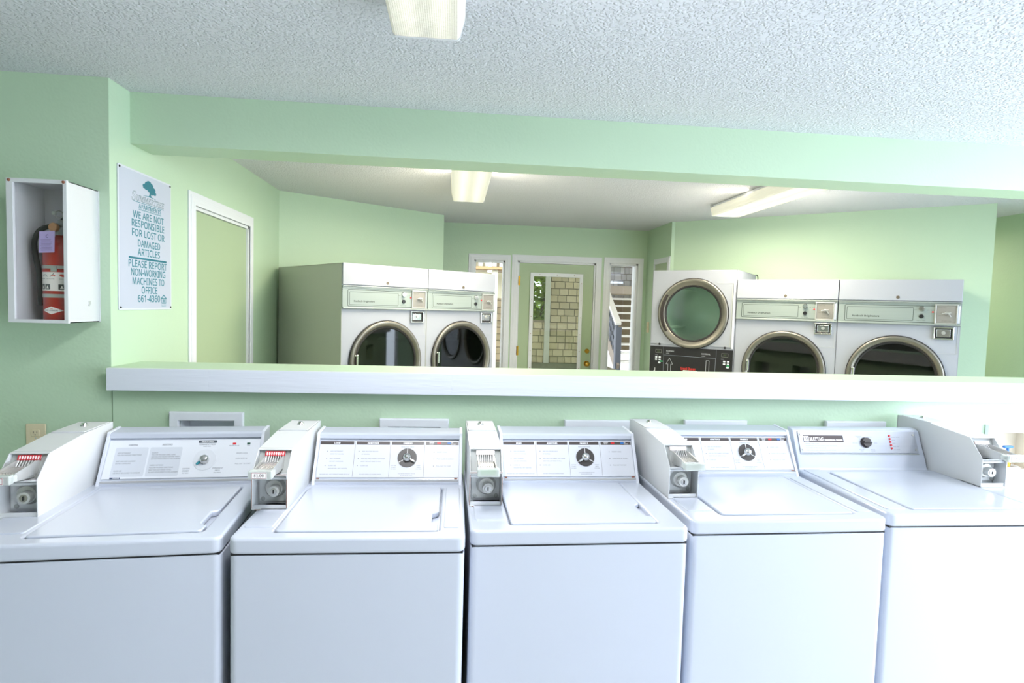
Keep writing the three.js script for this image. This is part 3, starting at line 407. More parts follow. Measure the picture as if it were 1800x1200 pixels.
// ================================================================ WASHING MACHINES
// the coin box of a washer: origin at its rear bottom, +z towards the user
function coinBox(parent, x, y, z, o = {}) {
  const W = 0.108, h = W / 2, L = 0.455, T = 0.003, top = o.top ?? 0.195;
  const side = [[0, 0], [0, top], [0.19, top - 0.001], [0.392, top - 0.018], [L, 0.111], [L, 0]];
  const g = [];
  for (const s of [-1, 1]) { // side plate with its front edge returned
    g.push(sweepX(side, s < 0 ? -h : h - T, s < 0 ? -h + T : h, 0.0006));
  }
  const strip = (a, b) => { const dz = b[0] - a[0], dy = b[1] - a[1], l = Math.hypot(dz, dy); return bx(W - 0.001, T, l, 0, 0, 0).rotateX(-Math.atan2(dy, dz)).translate(0, (a[1] + b[1]) / 2 - T / 2, (a[0] + b[0]) / 2); };
  g.push(strip(side[2], side[3]), strip([0, top], [0.015, top]), bx(W, top, T, 0, top / 2, T / 2), strip([0.375, 0.100], [L, 0.111]), bx(W, T, 0.1, 0, 0.0015, L - 0.05), bx(W - 0.008, 0.014, T, 0, 0.008, L - 0.006), bx(W - 0.004, 0.11, T, 0, 0.056, L - 0.058));
  g.push(at(bx(W - 0.006, 0.008, T), 0, 0.098, L - 0.012, 0.5));
  const box = mesh('coin_box', g, M.enamelCoin, parent); box.position.set(x, y, z);
  const door = mesh('access_door', [bx(W - 0.008, 0.004, 0.172, 0, top + 0.0005, 0.102, 0.0015), bx(W - 0.02, 0.006, 0.004, 0, top + 0.001, 0.187)], M.enamelCoin, box);
  mesh('access_lock', [cyl(0.011, 0.013, 0.004, 20).translate(0, top + 0.004, 0.085), cyl(0.008, 0.009, 0.008, 18).translate(0, top + 0.008, 0.085)], M.chrome, box, 'chrome lock');
  // slanted slide plate and coin slide
  mesh('slide_plate', at(bx(W - 0.008, 0.085, 0.003), 0, 0.140, 0.395, -0.45), M.zinc, box, 'grey metal plate behind the coin slide');
  mesh('slot_plate', at(new THREE.BoxGeometry(0.062, 0.0155, 0.004), 0, 0.163, 0.392, -0.45), print(o.slots ?? tex.slots.red), box, 'row of eight coin slots');
  const fingers = []; for (let i = 0; i < 8; i++) fingers.push(at(bx(0.0032, 0.026, 0.006, 0, 0, 0, 0.0012, 1), -0.0248 + i * 0.0071, 0.146, 0.405, -0.75));
  mesh('slide_fingers', fingers, M.slide, box);
  const tray = sweepX([[0.37, 0.118], [0.37, 0.142], [0.52, 0.14], [0.528, 0.136], [0.528, 0.124], [0.40, 0.108]], -0.024, 0.024, 0.002);
  const ribs = []; for (let i = 0; i < 7; i++) ribs.push(bx(0.0018, 0.003, 0.07, -0.0213 + i * 0.0071, 0.1425, 0.455));
  for (const s of [-1, 1]) ribs.push(sweepX([[0.375, 0.118], [0.375, 0.158], [0.42, 0.158], [0.515, 0.146], [0.515, 0.124]], s * 0.027 - 0.0015, s * 0.027 + 0.0015));
  mesh('coin_slide', [tray, ...ribs], M.slide, box, 'metal coin slide pulled out');
  const hd = mesh('slide_handle', [bx(0.07, 0.026, 0.022, 0, 0.136, 0.535, 0.004), bx(0.01, 0.02, 0.03, -0.03, 0.136, 0.525, 0.003), bx(0.01, 0.02, 0.03, 0.03, 0.136, 0.525, 0.003)], M.clear, box, 'clear plastic slide handle');
  mesh('handle_insert', bx(0.05, 0.016, 0.006, 0, 0.136, 0.53), o.insert ?? M.slide, box);
  if (o.price) mesh('price_tag', new THREE.BoxGeometry(0.044, 0.019, 0.0012).translate(-0.002, 0.136, 0.5468), print(tex.price), box, 'tag with the price');
  mesh('lock_plate', bx(W - 0.014, 0.086, 0.003, 0.002, 0.056, L - 0.053), S({ color: 0xe0e3e3, roughness: 0.45 }), box, 'grey lock plate');
  mesh('lock_cylinder', [cz(0.026, 0.034, 0.016, 0.004, 0.058, L - 0.045, 28), cz(0.017, 0.019, 0.026, 0.008, 0.054, L - 0.03, 24)], S({ color: 0xcfd0cd, roughness: 0.35, metalness: 0.4 }), box);
  mesh('lock_core', [cz(0.011, 0.011, 0.003, 0.008, 0.054, L - 0.0165, 20), bx(0.0024, 0.012, 0.002, 0.008, 0.054, L - 0.0145)], M.chrome, box);
  mesh('key_slot', bx(0.0032, 0.012, 0.0018, 0.008, 0.054, L - 0.0136), M.dark, box);
  for (const [px, py] of o.bolts ?? [[-0.034, 0.02], [0.038, 0.02]]) mesh('bolt', new THREE.SphereGeometry(0.007, 12, 8).scale(1, 1, 0.5).translate(px, py, L - 0.051), M.zinc, box);
  if (o.rust) mesh('rust_edge', [bx(0.0016, 0.1, 0.0012, -h + 0.001, 0.056, L + 0.0004), bx(0.0016, 0.09, 0.0012, h - 0.001, 0.052, L + 0.0004), bx(W, 0.0018, 0.0012, 0, 0.112, L), bx(W - 0.02, 0.0018, 0.0012, 0, 0.0012, L + 0.0004)], M.rust, box, 'rust along the front edges');
  return box;
}
// body common to the washers: cabinet, deck, lid.  Local origin: floor centre, +z front, half depth 0.335
function washerBody(t, w, lid, o = {}) {
  const h = w / 2, D = 0.335;
  const body = ext(rrect(-h + 0.0015, -D + 0.003, h - 0.0015, D - 0.003, 0.022), 0.848, 0.003).rotateX(-Math.PI / 2).translate(0, 0.018, 0);
  body.scale(1, 1, -1); // shape y -> z towards the front
  fixWinding(body);
  mesh('cabinet', body, M.enamel, t);
  mesh('plinth', bx(w - 0.05, 0.02, 2 * D - 0.06, 0, 0.0105, 0), M.dark, t);
  // deck with an opening for the lid
  const ds = rrect(-h, -D, h, D, 0.026), [x0, z0, x1, z1] = lid;
  const notch = o.notch; // on the right side of the lid
  const lidPath = (gap, S0) => { const p = S0 ?? new THREE.Path(), a = x0 - gap, b = x1 + gap, c = z0 - gap, d = z1 + gap, r = 0.014;
    p.moveTo(a + r, c); p.lineTo(b - r, c); p.quadraticCurveTo(b, c, b, c + r);
    if (notch && S0) { const n0 = notch[0], n1 = notch[1], q = 0.02; p.lineTo(b, n0); p.quadraticCurveTo(b, n0 + 0.016, b - q, n0 + 0.024); p.lineTo(b - q, n1 - 0.024); p.quadraticCurveTo(b - q, n1 - 0.004, b, n1); }
    p.lineTo(b, d - r); p.quadraticCurveTo(b, d, b - r, d); p.lineTo(a + r, d); p.quadraticCurveTo(a, d, a, d - r); p.lineTo(a, c + r); p.quadraticCurveTo(a, c, a + r, c); return p; };
  ds.holes = [lidPath(0.0035)];
  const dg = ext(ds, 0.046, 0.009, 4).rotateX(Math.PI / 2).translate(0, 0.916, 0); // shape y -> +z
  const pan = bx(x1 - x0 + 0.06, 0.004, z1 - z0 + 0.06, (x0 + x1) / 2, 0.8965, (z0 + z1) / 2);
  const extra = (o.pads ?? []).map(([a, b, c, d]) => ext(rrect(a, b, c, d, 0.01), 0.009, 0.003).rotateX(Math.PI / 2).translate(0, 0.9195, 0));
  mesh('top_deck', [dg, pan, ...extra], M.enamel, t);
  mesh('deck_gasket', bx(w - 0.012, 0.006, 2 * D - 0.014, 0, 0.868, 0), M.dark, t);
  mesh('lid', ext(lidPath(0, new THREE.Shape()), 0.019, 0.0045, 3).rotateX(Math.PI / 2).translate(0, 0.9185, 0), M.enamel, t);
}
function fixWinding(g) { const q = g.index ? g.toNonIndexed() : g; for (const k of ['position', 'normal', 'uv']) { const at_ = q.attributes[k], n = at_.itemSize, a = at_.array; for (let i = 0; i < a.length; i += 3 * n) for (let c = 0; c < n; c++) [a[i + c], a[i + n + c]] = [a[i + n + c], a[i + c]]; } if (q !== g) { g.index = null; g.attributes = q.attributes; } return g; }
// tilted console with end caps; cz0 = z of its front foot
function sideConsole(t, x0, x1, cz0, draw, mat, rear) {
  const b = 0.913, R = rear - cz0;
  const prof = (e) => [[0 + e, b], [0 + e, b + 0.012], [-0.012 + e, b + 0.02], [-0.09 + e, b + 0.148], [-0.082 + e, b + 0.153], [-0.084 + e, b + 0.166], [-0.092 + e * 0.5, b + 0.172 + e], [R, b + 0.176 + e], [R, b]];
  const body = mesh('console', sweepX(prof(0), x0 + 0.008, x1 - 0.008), M.enamel, t); body.position.z = cz0;
  const capProf = [[0.006, b], [-0.004, b + 0.02], [-0.082, b + 0.160], [-0.087, b + 0.174], [R, b + 0.179], [R, b]];
  for (const [a, c] of [[x0, x0 + 0.011], [x1 - 0.011, x1]]) { const e = mesh('end_cap', sweepX(capProf, a, c, 0.0015), M.plastic, t); e.position.z = cz0; }
  const L = x1 - x0 - 0.024, ang = Math.atan2(0.078, 0.128), H = 0.139;
  const p = mesh('control_panel', new THREE.BoxGeometry(L, H, 0.002), mat, t, 'printed control panel');
  p.position.set((x0 + x1) / 2, b + 0.084 + 0.001, cz0 - 0.051 + 0.002); p.rotation.x = -ang;
  const st = mesh('trim_strip', [bx(L, 0.007, 0.004, 0, 0, 0.001, 0.001)], M.slide, t, 'narrow metal strip under the panel'); st.position.set((x0 + x1) / 2, b + 0.0175, cz0 - 0.004);
  draw(p, L, H, body);
  return p;
}
const K = (L, W, px) => (px / W - 0.5) * L;
function fourPanelConsole(t, x0, x1, z, rear, o = {}) {
  const p = sideConsole(t, x0, x1, z, (p, L, H) => {
    const dx = K(L, 1280, 803), dy = H / 2 - (156 / 330) * H;
    const disk = new THREE.CylinderGeometry(0.0355, 0.0355, 0.002, 40).rotateX(Math.PI / 2).translate(dx, dy, 0.0022);
    const dial = new THREE.CircleGeometry(0.0352, 40).translate(dx, dy, 0.0034);
    mesh('dial_plate', [disk, dial], print(tex.dialDisk), p, 'dark round dial plate with white spokes');
    const a = o.turn ?? -0.5;
    mesh('dial_knob', [new THREE.LatheGeometry([[0.0165, 0], [0.0165, 0.006], [0.013, 0.014], [0.007, 0.019], [0, 0.02]].map(([x, y]) => new THREE.Vector2(x, y)), 28).rotateX(Math.PI / 2).translate(dx, dy, 0.0035), at(bx(0.03, 0.007, 0.008, 0.018, 0, 0.006, 0.002), dx, dy, 0.0035, 0, 0, a)], M.chrome, p, 'chrome selector knob');
    for (const [c, m] of [[1092, M.red], [1187, M.blue]]) mesh('indicator_light', bx(0.013, 0.0065, 0.002, K(L, 1280, c), H / 2 - (21 / 330) * H, 0.0016), m, p);
    if (o.rust) for (const [x, w] of [[L / 2 - 0.01, 0.012], [-L / 2 + 0.008, 0.01]]) mesh('rust_spot', bx(w, 0.004, 0.0015, x, -H / 2 - 0.0045, 0.0045), M.rust, p);
  }, print(tex.fourPanel, 0.35), rear);
  return p;
}
const washers = 'top-loading washers in a row';
{ // leftmost
  const t = thing('washing_machine', 'leftmost white washer, control panel with two grey boxes and coin box by the outlet', 'washing machine', [-0.982, 0, 0.631], 4.5 * RAD, washers);
  washerBody(t, 0.67, [-0.175, -0.135, 0.268, 0.282], { notch: [0.10, 0.235], pads: [[-0.315, -0.2, -0.19, 0.255]] });
  sideConsole(t, -0.21, 0.318, -0.165, (p, L, H) => {
    const dx = K(L, 1280, 818), dy = -0.006;
    mesh('dial_plate', cz(0.038, 0.0385, 0.002, dx, dy, 0.002, 40), S({ color: 0xd9dde4, roughness: 0.35 }), p, 'pale grey dial plate');
    mesh('dial_knob', [new THREE.LatheGeometry([[0.017, 0], [0.0165, 0.008], [0.014, 0.015], [0.009, 0.018], [0, 0.0185]].map(([x, y]) => new THREE.Vector2(x, y)), 10).rotateX(Math.PI / 2).translate(dx, dy, 0.003)], M.chrome, p, 'chrome selector knob');
    mesh('dial_pointer', at(bx(0.026, 0.008, 0.006, 0.017, 0, 0.004, 0.002), dx, dy, 0.003, 0, 0, 215 * RAD), M.teal, p, 'teal pointer');
    mesh('indicator_light', bx(0.011, 0.0065, 0.002, K(L, 1280, 1052), H / 2 - 0.017, 0.0016), M.red, p); mesh('indicator_light', bx(0.011, 0.0065, 0.002, K(L, 1280, 1176), H / 2 - 0.017, 0.0016), S({ color: 0x1f4c3c, roughness: 0.4 }), p);
  }, print(tex.grayPanel, 0.35), -0.333);
  coinBox(t, -0.277, 0.9165, -0.325, { price: true, bolts: [[-0.03, 0.02]] });
}
{
  const t = thing('washing_machine', 'second white washer from the left, rust at its panel corners, red-slotted coin slide', 'washing machine', [-0.275, 0, 0.615], -0.3 * RAD, washers);
  washerBody(t, 0.650, [-0.215, -0.125, 0.245, 0.285], { notch: [0.12, 0.24], pads: [[-0.31, -0.2, -0.228, 0.255], [0.262, -0.12, 0.31, 0.27]] });
  fourPanelConsole(t, -0.218, 0.318, -0.157, -0.333, { turn: -0.55, rust: true });
  coinBox(t, -0.283, 0.9165, -0.345, { price: true, rust: true, bolts: [[-0.034, 0.02]] });
}
{
  const t = thing('washing_machine', 'middle white washer of the five, rusty coin box facing straight ahead', 'washing machine', [0.392, 0, 0.570], 0.8 * RAD, washers);
  washerBody(t, 0.668, [-0.208, -0.128, 0.248, 0.284], { notch: [0.10, 0.235], pads: [[-0.315, -0.2, -0.222, 0.25]] });
  fourPanelConsole(t, -0.202, 0.328, -0.126, -0.333, { turn: 215 * RAD, rust: true });
  coinBox(t, -0.275, 0.9165, -0.33, { slots: tex.slots.pale, rust: true, insert: S({ color: 0x8fb98a, roughness: 0.5 }) });
}
{
  const t = thing('washing_machine', 'fourth white washer from the left, its clear coin slide without a price tag', 'washing machine', [1.092, 0, 0.502], 1 * RAD, washers);
  washerBody(t, 0.672, [-0.212, -0.135, 0.25, 0.282], { pads: [[-0.315, -0.2, -0.226, 0.25], [0.268, -0.12, 0.318, 0.275]] });
  fourPanelConsole(t, -0.205, 0.326, -0.146, -0.333, { turn: 212 * RAD, rust: true });
  coinBox(t, -0.277, 0.9165, -0.335, { slots: tex.slots.pale, insert: S({ color: 0x9aa392, roughness: 0.5 }), bolts: [[0.038, 0.02]] });
}
{ // rightmost: coin box on the right, silver panel
  const t = thing('washing_machine', 'rightmost white washer, silver panel with a black knob, coin box on its right side', 'washing machine', [1.828, 0, 0.455], 0, washers);
  washerBody(t, 0.716, [-0.242, -0.165, 0.232, 0.29], { pads: [[-0.335, -0.2, -0.262, 0.29]] });
  const z = -0.197, b = 0.913;
  const body = mesh('console', sweepX([[0, b], [-0.006, b + 0.01], [-0.026, b + 0.062], [-0.029, b + 0.066], [-0.069, b + 0.160], [-0.085, b + 0.166], [-0.11, b + 0.168], [-0.11, b]], -0.352, 0.238, 0.003), M.enamel, t); body.position.z = z;
  const p = mesh('control_panel', new THREE.BoxGeometry(0.545, 0.094, 0.003), S({ map: tex.silverPanel, roughness: 0.3, metalness: 0.25 }), t, 'silver control panel'); p.position.set(-0.06, b + 0.1135, z - 0.046); p.rotation.x = -Math.atan2(0.04, 0.094);
  for (const [x, y] of [[-0.262, 0.032], [-0.262, -0.033], [0.262, 0.032], [0.262, -0.033]]) mesh('screw', cz(0.004, 0.005, 0.003, x, y, 0.0025, 10), M.steel, p);
  mesh('dial_knob', [cz(0.02, 0.0235, 0.013, K(0.545, 1280, 717), -0.002, 0.008, 28), bx(0.036, 0.008, 0.01, K(0.545, 1280, 717), -0.002, 0.017, 0.002)], M.brownBlack, p, 'black selector knob');
  mesh('dial_pointer', bx(0.012, 0.002, 0.002, K(0.545, 1280, 717) + 0.014, -0.002, 0.0225), M.plastic, p);
  for (let i = 0; i < 5; i++) mesh('indicator_light', cz(0.004, 0.005, 0.004, K(0.545, 1280, 990), 0.028 - i * 0.0136, 0.003, 14), M.red, p);
  mesh('trim_strip', bx(0.545, 0.004, 0.003, -0.06, b + 0.0655, z - 0.026), M.zinc, t);
  coinBox(t, 0.302, 0.9165, -0.405, { slots: tex.slots.pale, price: true, top: 0.203, bolts: [[0.04, 0.02]] });
}

// ================================================================ DRYERS
// local origin: floor at the front left corner, x along the front, front face at z = 0
function drumDoor(t, cx, cy, R, Rg, o) {
  const n = 64, lathe = (pts) => new THREE.LatheGeometry(pts.map(([x, y]) => new THREE.Vector2(x, y)), n).rotateX(Math.PI / 2).translate(cx, cy, 0);
  const door = mesh('door', lathe([[R, 0.001], [R, 0.016], [R - 0.004, 0.023], [R - 0.012, 0.026], [R - 0.026, 0.024], [Rg + 0.012, 0.012], [Rg + 0.006, 0.006], [Rg + 0.006, -0.004], [R - 0.02, -0.004], [R, 0.001]]), M.bezel, t, 'round door with a metal rim');
  mesh('door_edge', new THREE.TorusGeometry(R + 0.0015, 0.0038, 8, n).translate(cx, cy, 0.007), M.dark, door);
  mesh('door_gasket', lathe([[Rg + 0.008, 0.009], [Rg + 0.001, 0.011], [Rg - 0.006, 0.004], [Rg - 0.004, -0.01], [Rg + 0.008, -0.01], [Rg + 0.008, 0.009]]), M.rubber, door, 'black rubber gasket');
  const gl = mesh('door_glass', new THREE.CylinderGeometry(Rg, Rg, 0.004, n).rotateX(Math.PI / 2).translate(cx, cy, 0.0), o.glass, door, 'round dark glass');
  return door;
}
function dryerShell(t, w, h, d, cx, cy, rh, sideMat, drumMat) {
  const s = 0.004;
  mesh('cabinet', [bx(s, h, d, s / 2, h / 2, -d / 2 - 0.002), bx(s, h, d, w - s / 2, h / 2, -d / 2 - 0.002), bx(w, s, d, w / 2, h - s / 2, -d / 2 - 0.002), bx(w, h, s, w / 2, h / 2, -d), bx(w, 0.02, d, w / 2, 0.011, -d / 2 - 0.002)], sideMat, t);
  const f = shp([[0.002, 0.02], [w - 0.002, 0.02], [w - 0.002, h], [0.002, h]]); f.holes = [circHole(cx, cy, rh)];
  mesh('front_panel', ext(f, 0.004, 0, 1, 32).translate(0, 0, -0.006), M.dryer, t);
  const R = rh + 0.055, dr = new THREE.LatheGeometry([[rh, -0.008], [rh, -0.04], [R, -0.05], [R, -0.52], [0.001, -0.53]].map(([x, y]) => new THREE.Vector2(x, y)), 48).rotateX(Math.PI / 2).translate(cx, cy, 0);
  const drum = mesh('drum', dr, Object.assign(drumMat, { side: THREE.DoubleSide }), t, 'drum seen through the glass');
  const fins = []; for (let i = 0; i < 4; i++) { const a = i * Math.PI / 2 + 0.5; fins.push(bx(0.05, 0.012, 0.44, 0, 0, 0, 0.004).translate(R - 0.026, 0, -0.28).rotateZ(a).translate(cx, cy, 0)); }
  mesh('drum_fin', fins, drumMat, drum);
  return drum;
}
const dryers = 'coin-operated dryers with silver control strips';
function coinDryer(label, pos, turn, w, depth, o = {}) {
  const t = thing('clothes_dryer', label, 'dryer', pos, turn, dryers), H = 1.835, cx = w * 0.505, cy = 1.160;
  dryerShell(t, w, H - 0.002, depth, cx, cy, 0.246, o.side ?? M.dryerSide, M.drum);
  mesh('top_panel', [bx(w - 0.004, 0.144, 0.016, w / 2, 1.763, 0.006, 0.003)], M.dryer, t);
  mesh('panel_lock', [cz(0.010, 0.011, 0.004, w * 0.5, 1.714, 0.015, 16), bx(0.002, 0.009, 0.002, w * 0.5, 1.714, 0.0178)], S({ color: 0x6f6658, roughness: 0.5, metalness: 0.4 }), t, 'small bronze lock');
  const strip = mesh('control_strip', [bx(w - 0.002, 0.008, 0.02, w / 2, 1.682, 0.008, 0.002), bx(w - 0.002, 0.010, 0.022, w / 2, 1.534, 0.009, 0.003), bx(w - 0.004, 0.004, 0.019, w / 2, 1.673, 0.007)], S({ color: 0x949d99, roughness: 0.45, metalness: 0.3 }), t, 'brushed metal edging of the control strip');
  mesh('print_panel', new THREE.BoxGeometry(w - 0.004, 0.146, 0.012).translate(w / 2, 1.606, 0.004), S({ map: tex.dryerPanel, roughness: 0.5, metalness: 0.15 }), strip, 'printed metal panel');
  mesh('knob', [cz(0.016, 0.019, 0.014, w * 0.696, 1.639, 0.016, 24), cz(0.012, 0.014, 0.006, w * 0.696, 1.639, 0.025, 24)], M.chrome, strip, 'chrome heat knob');
  mesh('start_button', cz(0.013, 0.014, 0.008, w * 0.696, 1.588, 0.013, 20), M.black, strip);
  mesh('indicator_light', cz(0.005, 0.006, 0.005, w * 0.783, 1.618, 0.012, 12), M.red, strip);
  const cp = mesh('coin_plate', [new THREE.BoxGeometry(0.112, 0.118, 0.008).translate(w * 0.884, 1.605, 0.012)], S({ map: tex.coinFace, roughness: 0.5, metalness: 0.3 }), t, 'grey coin plate');
  const fr = shp([[-0.062, -0.066], [0.062, -0.066], [0.062, 0.066], [-0.062, 0.066]]); fr.holes = [rectHole(-0.053, -0.057, 0.053, 0.057)];
  mesh('plate_frame', ext(fr, 0.012, 0.002).translate(w * 0.884, 1.605, 0.008), M.steel, cp);
  mesh('coin_handle', [cz(0.008, 0.01, 0.018, w * 0.884, 1.612, 0.022, 16), at(bx(0.05, 0.008, 0.008, 0, 0, 0, 0.003), w * 0.884, 1.612, 0.03, 0, 0, 0.12), at(bx(0.008, 0.035, 0.008, 0.01, -0.016, 0, 0.003), w * 0.884, 1.612, 0.029, 0, 0, 0.5)], M.steel, cp, 'turning handle');
  if (o.bumper) mesh('bumper', bx(0.012, 0.115, 0.006, w - 0.014, 1.605, 0.012, 0.003), M.plastic, t);
  const cb = shp([[-0.057, -0.042], [0.057, -0.042], [0.057, 0.042], [-0.057, 0.042]]); cb.holes = [rectHole(-0.047, -0.032, 0.047, 0.032)];
  const box = mesh('cash_box', [ext(cb, 0.014, 0.003), bx(0.076, 0.05, 0.008, 0, 0, 0.003, 0.003)], M.chrome, t, 'chrome cash box'); box.position.set(w * 0.874, 1.479, 0.0);
  mesh('cash_box_inset', bx(0.1, 0.07, 0.004, 0, 0, 0.001), M.dark, box); mesh('cash_box_lock', [cz(0.010, 0.012, 0.008, 0, 0.002, 0.01, 18)], M.steel, box);
  // seams of the service panel right of the door
  mesh('panel_seam', [bx(w - cx - 0.235, 0.002, 0.0015, (w + cx + 0.225) / 2, 1.345, -0.0012), bx(0.002, 0.19, 0.0015, w - 0.012, 1.44, -0.0012)], M.zinc, t);
  const d = drumDoor(t, cx, cy, 0.288, 0.240, { glass: M.smoked });
  mesh('door_handle', [bx(0.014, 0.085, 0.02, cx - 0.242, cy + 0.015, 0.03, 0.005), bx(0.02, 0.012, 0.018, cx - 0.246, cy + 0.05, 0.02, 0.003)], M.chrome, d, 'chrome handle');
  return t;
}
const dirX = (a) => [Math.cos(a), -Math.sin(a)];
{
  const a = 37.5 * RAD, [ux, uz] = dirX(a), p = [-0.745, -1.447], w = 0.686;
  coinDryer('left dryer of the pair by the angled left wall, nearer the white-cased door', [p[0], 0, p[1]], a, w, 1.06);
  coinDryer('right dryer of the pair by the angled left wall, before the left sidelight', [p[0] + ux * 0.6885, 0, p[1] + uz * 0.6885], a, 0.664, 1.06);
}
const RA = -38.5 * RAD, [rux, ruz] = dirX(RA), RP = [2.206, -1.85];
coinDryer('dryer with silver strip directly right of the taller dryer with the big round door', [RP[0], 0, RP[1]], RA, 0.698, 0.9, { side: M.dryer, bumper: true });
coinDryer('rightmost dryer with silver strip, at the free end of the angled right wall', [RP[0] + rux * 0.701, 0, RP[1] + ruz * 0.701], RA, 0.71, 0.9, { side: M.dryer, bumper: true });
{ // taller stacked dryer with a black control panel
  const w = 0.682, t = thing('clothes_dryer', 'tall stacked dryer with a black control panel below its high round door', 'dryer', [RP[0] - rux * 0.686, 0, RP[1] - ruz * 0.686], RA), H = 1.916, cx = 0.345, cy = 1.560;
  dryerShell(t, w, H - 0.002, 0.72, cx, cy, 0.222, M.dryer, M.drumLight);
  const fp = shp([[0.008, 1.316], [0.648, 1.316], [0.648, 1.806], [0.008, 1.806]]);
  const f2 = shp([[0.006, 1.30], [w - 0.006, 1.30], [w - 0.006, H - 0.004], [0.006, H - 0.004]]); f2.holes = [circHole(cx, cy, 0.23)];
  mesh('upper_panel', ext(f2, 0.006, 0.0015, 2, 32).translate(0, 0, -0.002), M.dryer, t);
  mesh('panel_seam', [bx(0.006, 0.5, 0.002, 0.652, 1.556, 0.0045), bx(0.2, 0.002, 0.001, 0.55, 1.806, 0.0045), bx(0.18, 0.002, 0.001, 0.56, 1.312, 0.0045)], M.zinc, t);
  mesh('side_channel', bx(0.016, 0.52, 0.008, 0.668, 1.55, 0.007, 0.003), M.plastic, t);
  const cpn = mesh('control_panel', new THREE.BoxGeometry(0.672, 0.284, 0.012).translate(0.341, 1.138, 0.004), print(tex.blackPanel, 0.3), t, 'black printed control panel');
  for (const x of [0.055, 0.61]) for (const [i, j] of [[0, 0], [1, 0], [0, 1], [1, 1]]) mesh('button', bx(0.018, 0.012, 0.004, x + 0.005 + i * 0.03, 1.188 - j * 0.02, 0.011, 0.003), M.whiteDull, cpn);
  for (const x of [0.075, 0.63]) mesh('button', new THREE.SphereGeometry(0.01, 12, 8).scale(1.2, 0.7, 0.3).translate(x + 0.012, 1.142, 0.01), M.plastic, cpn);
  for (const [x, y] of [[0.081, 1.298], [0.613, 1.296]]) mesh('screw', cz(0.008, 0.01, 0.006, x, y, 0.006, 14), M.dark, t);
  for (const [x, y] of [[0.12, 1.907], [0.58, 1.907], [0.03, 1.74], [0.03, 1.38]]) mesh('screw', cz(0.003, 0.004, 0.003, x, y, 0.005, 8), M.zinc, t);
  mesh('panel_pull', bx(0.12, 0.02, 0.012, 0.35, 1.085, 0.012, 0.005), M.zinc, cpn);
  const d = drumDoor(t, cx, cy, 0.284, 0.222, { glass: M.tinted });
  mesh('door_handle', ext((() => { const s = new THREE.Shape(); s.absarc(cx, cy, 0.262, Math.PI * 0.80, Math.PI * 1.2, false); s.absarc(cx + 0.05, cy, 0.286, Math.PI * 1.17, Math.PI * 0.83, true); return s; })(), 0.012, 0.002).translate(0, 0, 0.018), M.brownBlack, d, 'dark crescent handle');
  mesh('wire_clip', [tube([[0.676, 1.905, -0.70], [0.69, 1.915, -0.71], [0.70, 1.89, -0.715], [0.694, 1.85, -0.71]], 0.004, 16, 6), cyl(0.008, 0.008, 0.02, 8).translate(0.694, 1.855, -0.705)], M.dark, t);
}

// ================================================================ OUTSIDE, SEEN THROUGH THE BACK DOOR
struct('porch_roof', bx(16, 0.15, 11.4, 1, 3.75, -9.7), S({ color: 0xd8d2c4, roughness: 0.8 }));
struct('wall_outside_right', bx(0.2, 3.6, 9.4, 6.6, 1.8, -8.7), S({ color: 0xa79b86, roughness: 0.9 }));
struct('ground', bx(30, 0.1, 14, 0, -0.05, BZ - 0.15 - 7), S({ color: 0xa8a494, roughness: 0.9 }));
const shMat = [0xa08d6c, 0x9a8868, 0xa59272, 0x958465].map((c) => S({ color: c, roughness: 0.9, bumpMap: woodT, bumpScale: 0.002 }));
const shGray = [0xa9a7a4, 0x9b9a99, 0xb5b3af].map((c) => S({ color: c, roughness: 0.9, bumpMap: woodT, bumpScale: 0.002 }));
function shingleWall(name, x0, x1, y0, y1, z, mats, ex, keep) {
  const g = structGroup(name);
  struct('wall_backing', bx(x1 - x0, y1 - y0, 0.1, (x0 + x1) / 2, (y0 + y1) / 2, z - 0.07), S({ color: 0x7c6d57, roughness: 1 }), g);
  const geos = [0.12, 0.15, 0.18].map((w) => at(bx(w - 0.01, ex - 0.012, 0.02), 0, 0, 0, -0.12));
  let r = 0; for (let y = y0 + ex / 2; y < y1; y += ex, r++) for (let x = x0 + (r % 2) * 0.06; x < x1 - 0.05;) { const k = (rnd() * 3) | 0, w = [0.12, 0.15, 0.18][k]; if (x + w < x1 + 0.1 && keep(x + w / 2, y)) { const m = mesh('shingle', geos[k], mats[(rnd() * mats.length) | 0], g); m.position.set(x + w / 2, y, z + 0.004 * rnd()); } x += w; }
}
shingleWall('wall_outside_left', 1.62, 2.55, 0.5, 3.4, -7.6, shMat, 0.118, (x, y) => y < 2.35);
shingleWall('wall_outside_low', 1.0, 1.62, 0.5, 1.36, -7.6, shMat, 0.118, (x) => x > 1.2);
shingleWall('wall_outside_side', 0.66, 0.98, 0.5, 3.4, -7.9, shMat, 0.118, (x, y) => y < 2.2);
shingleWall('wall_outside_gray', 2.3, 6.4, 0.5, 4.2, -12.9, shGray, 0.17, (x, y) => x > 3.9 && x < 5.3 && y > 1.9 && y < 3.1);
struct('trim_2', bx(0.09, 2.9, 0.05, 1.62, 1.95, -7.57), S({ color: 0xa39b8a, roughness: 0.6 }));
struct('bank', [bx(2.4, 0.62, 1.0, 1.45, 0.31, -7.1, 0.05)], S({ color: 0x6f6a52, roughness: 1, bumpMap: popT, bumpScale: 0.02 }));
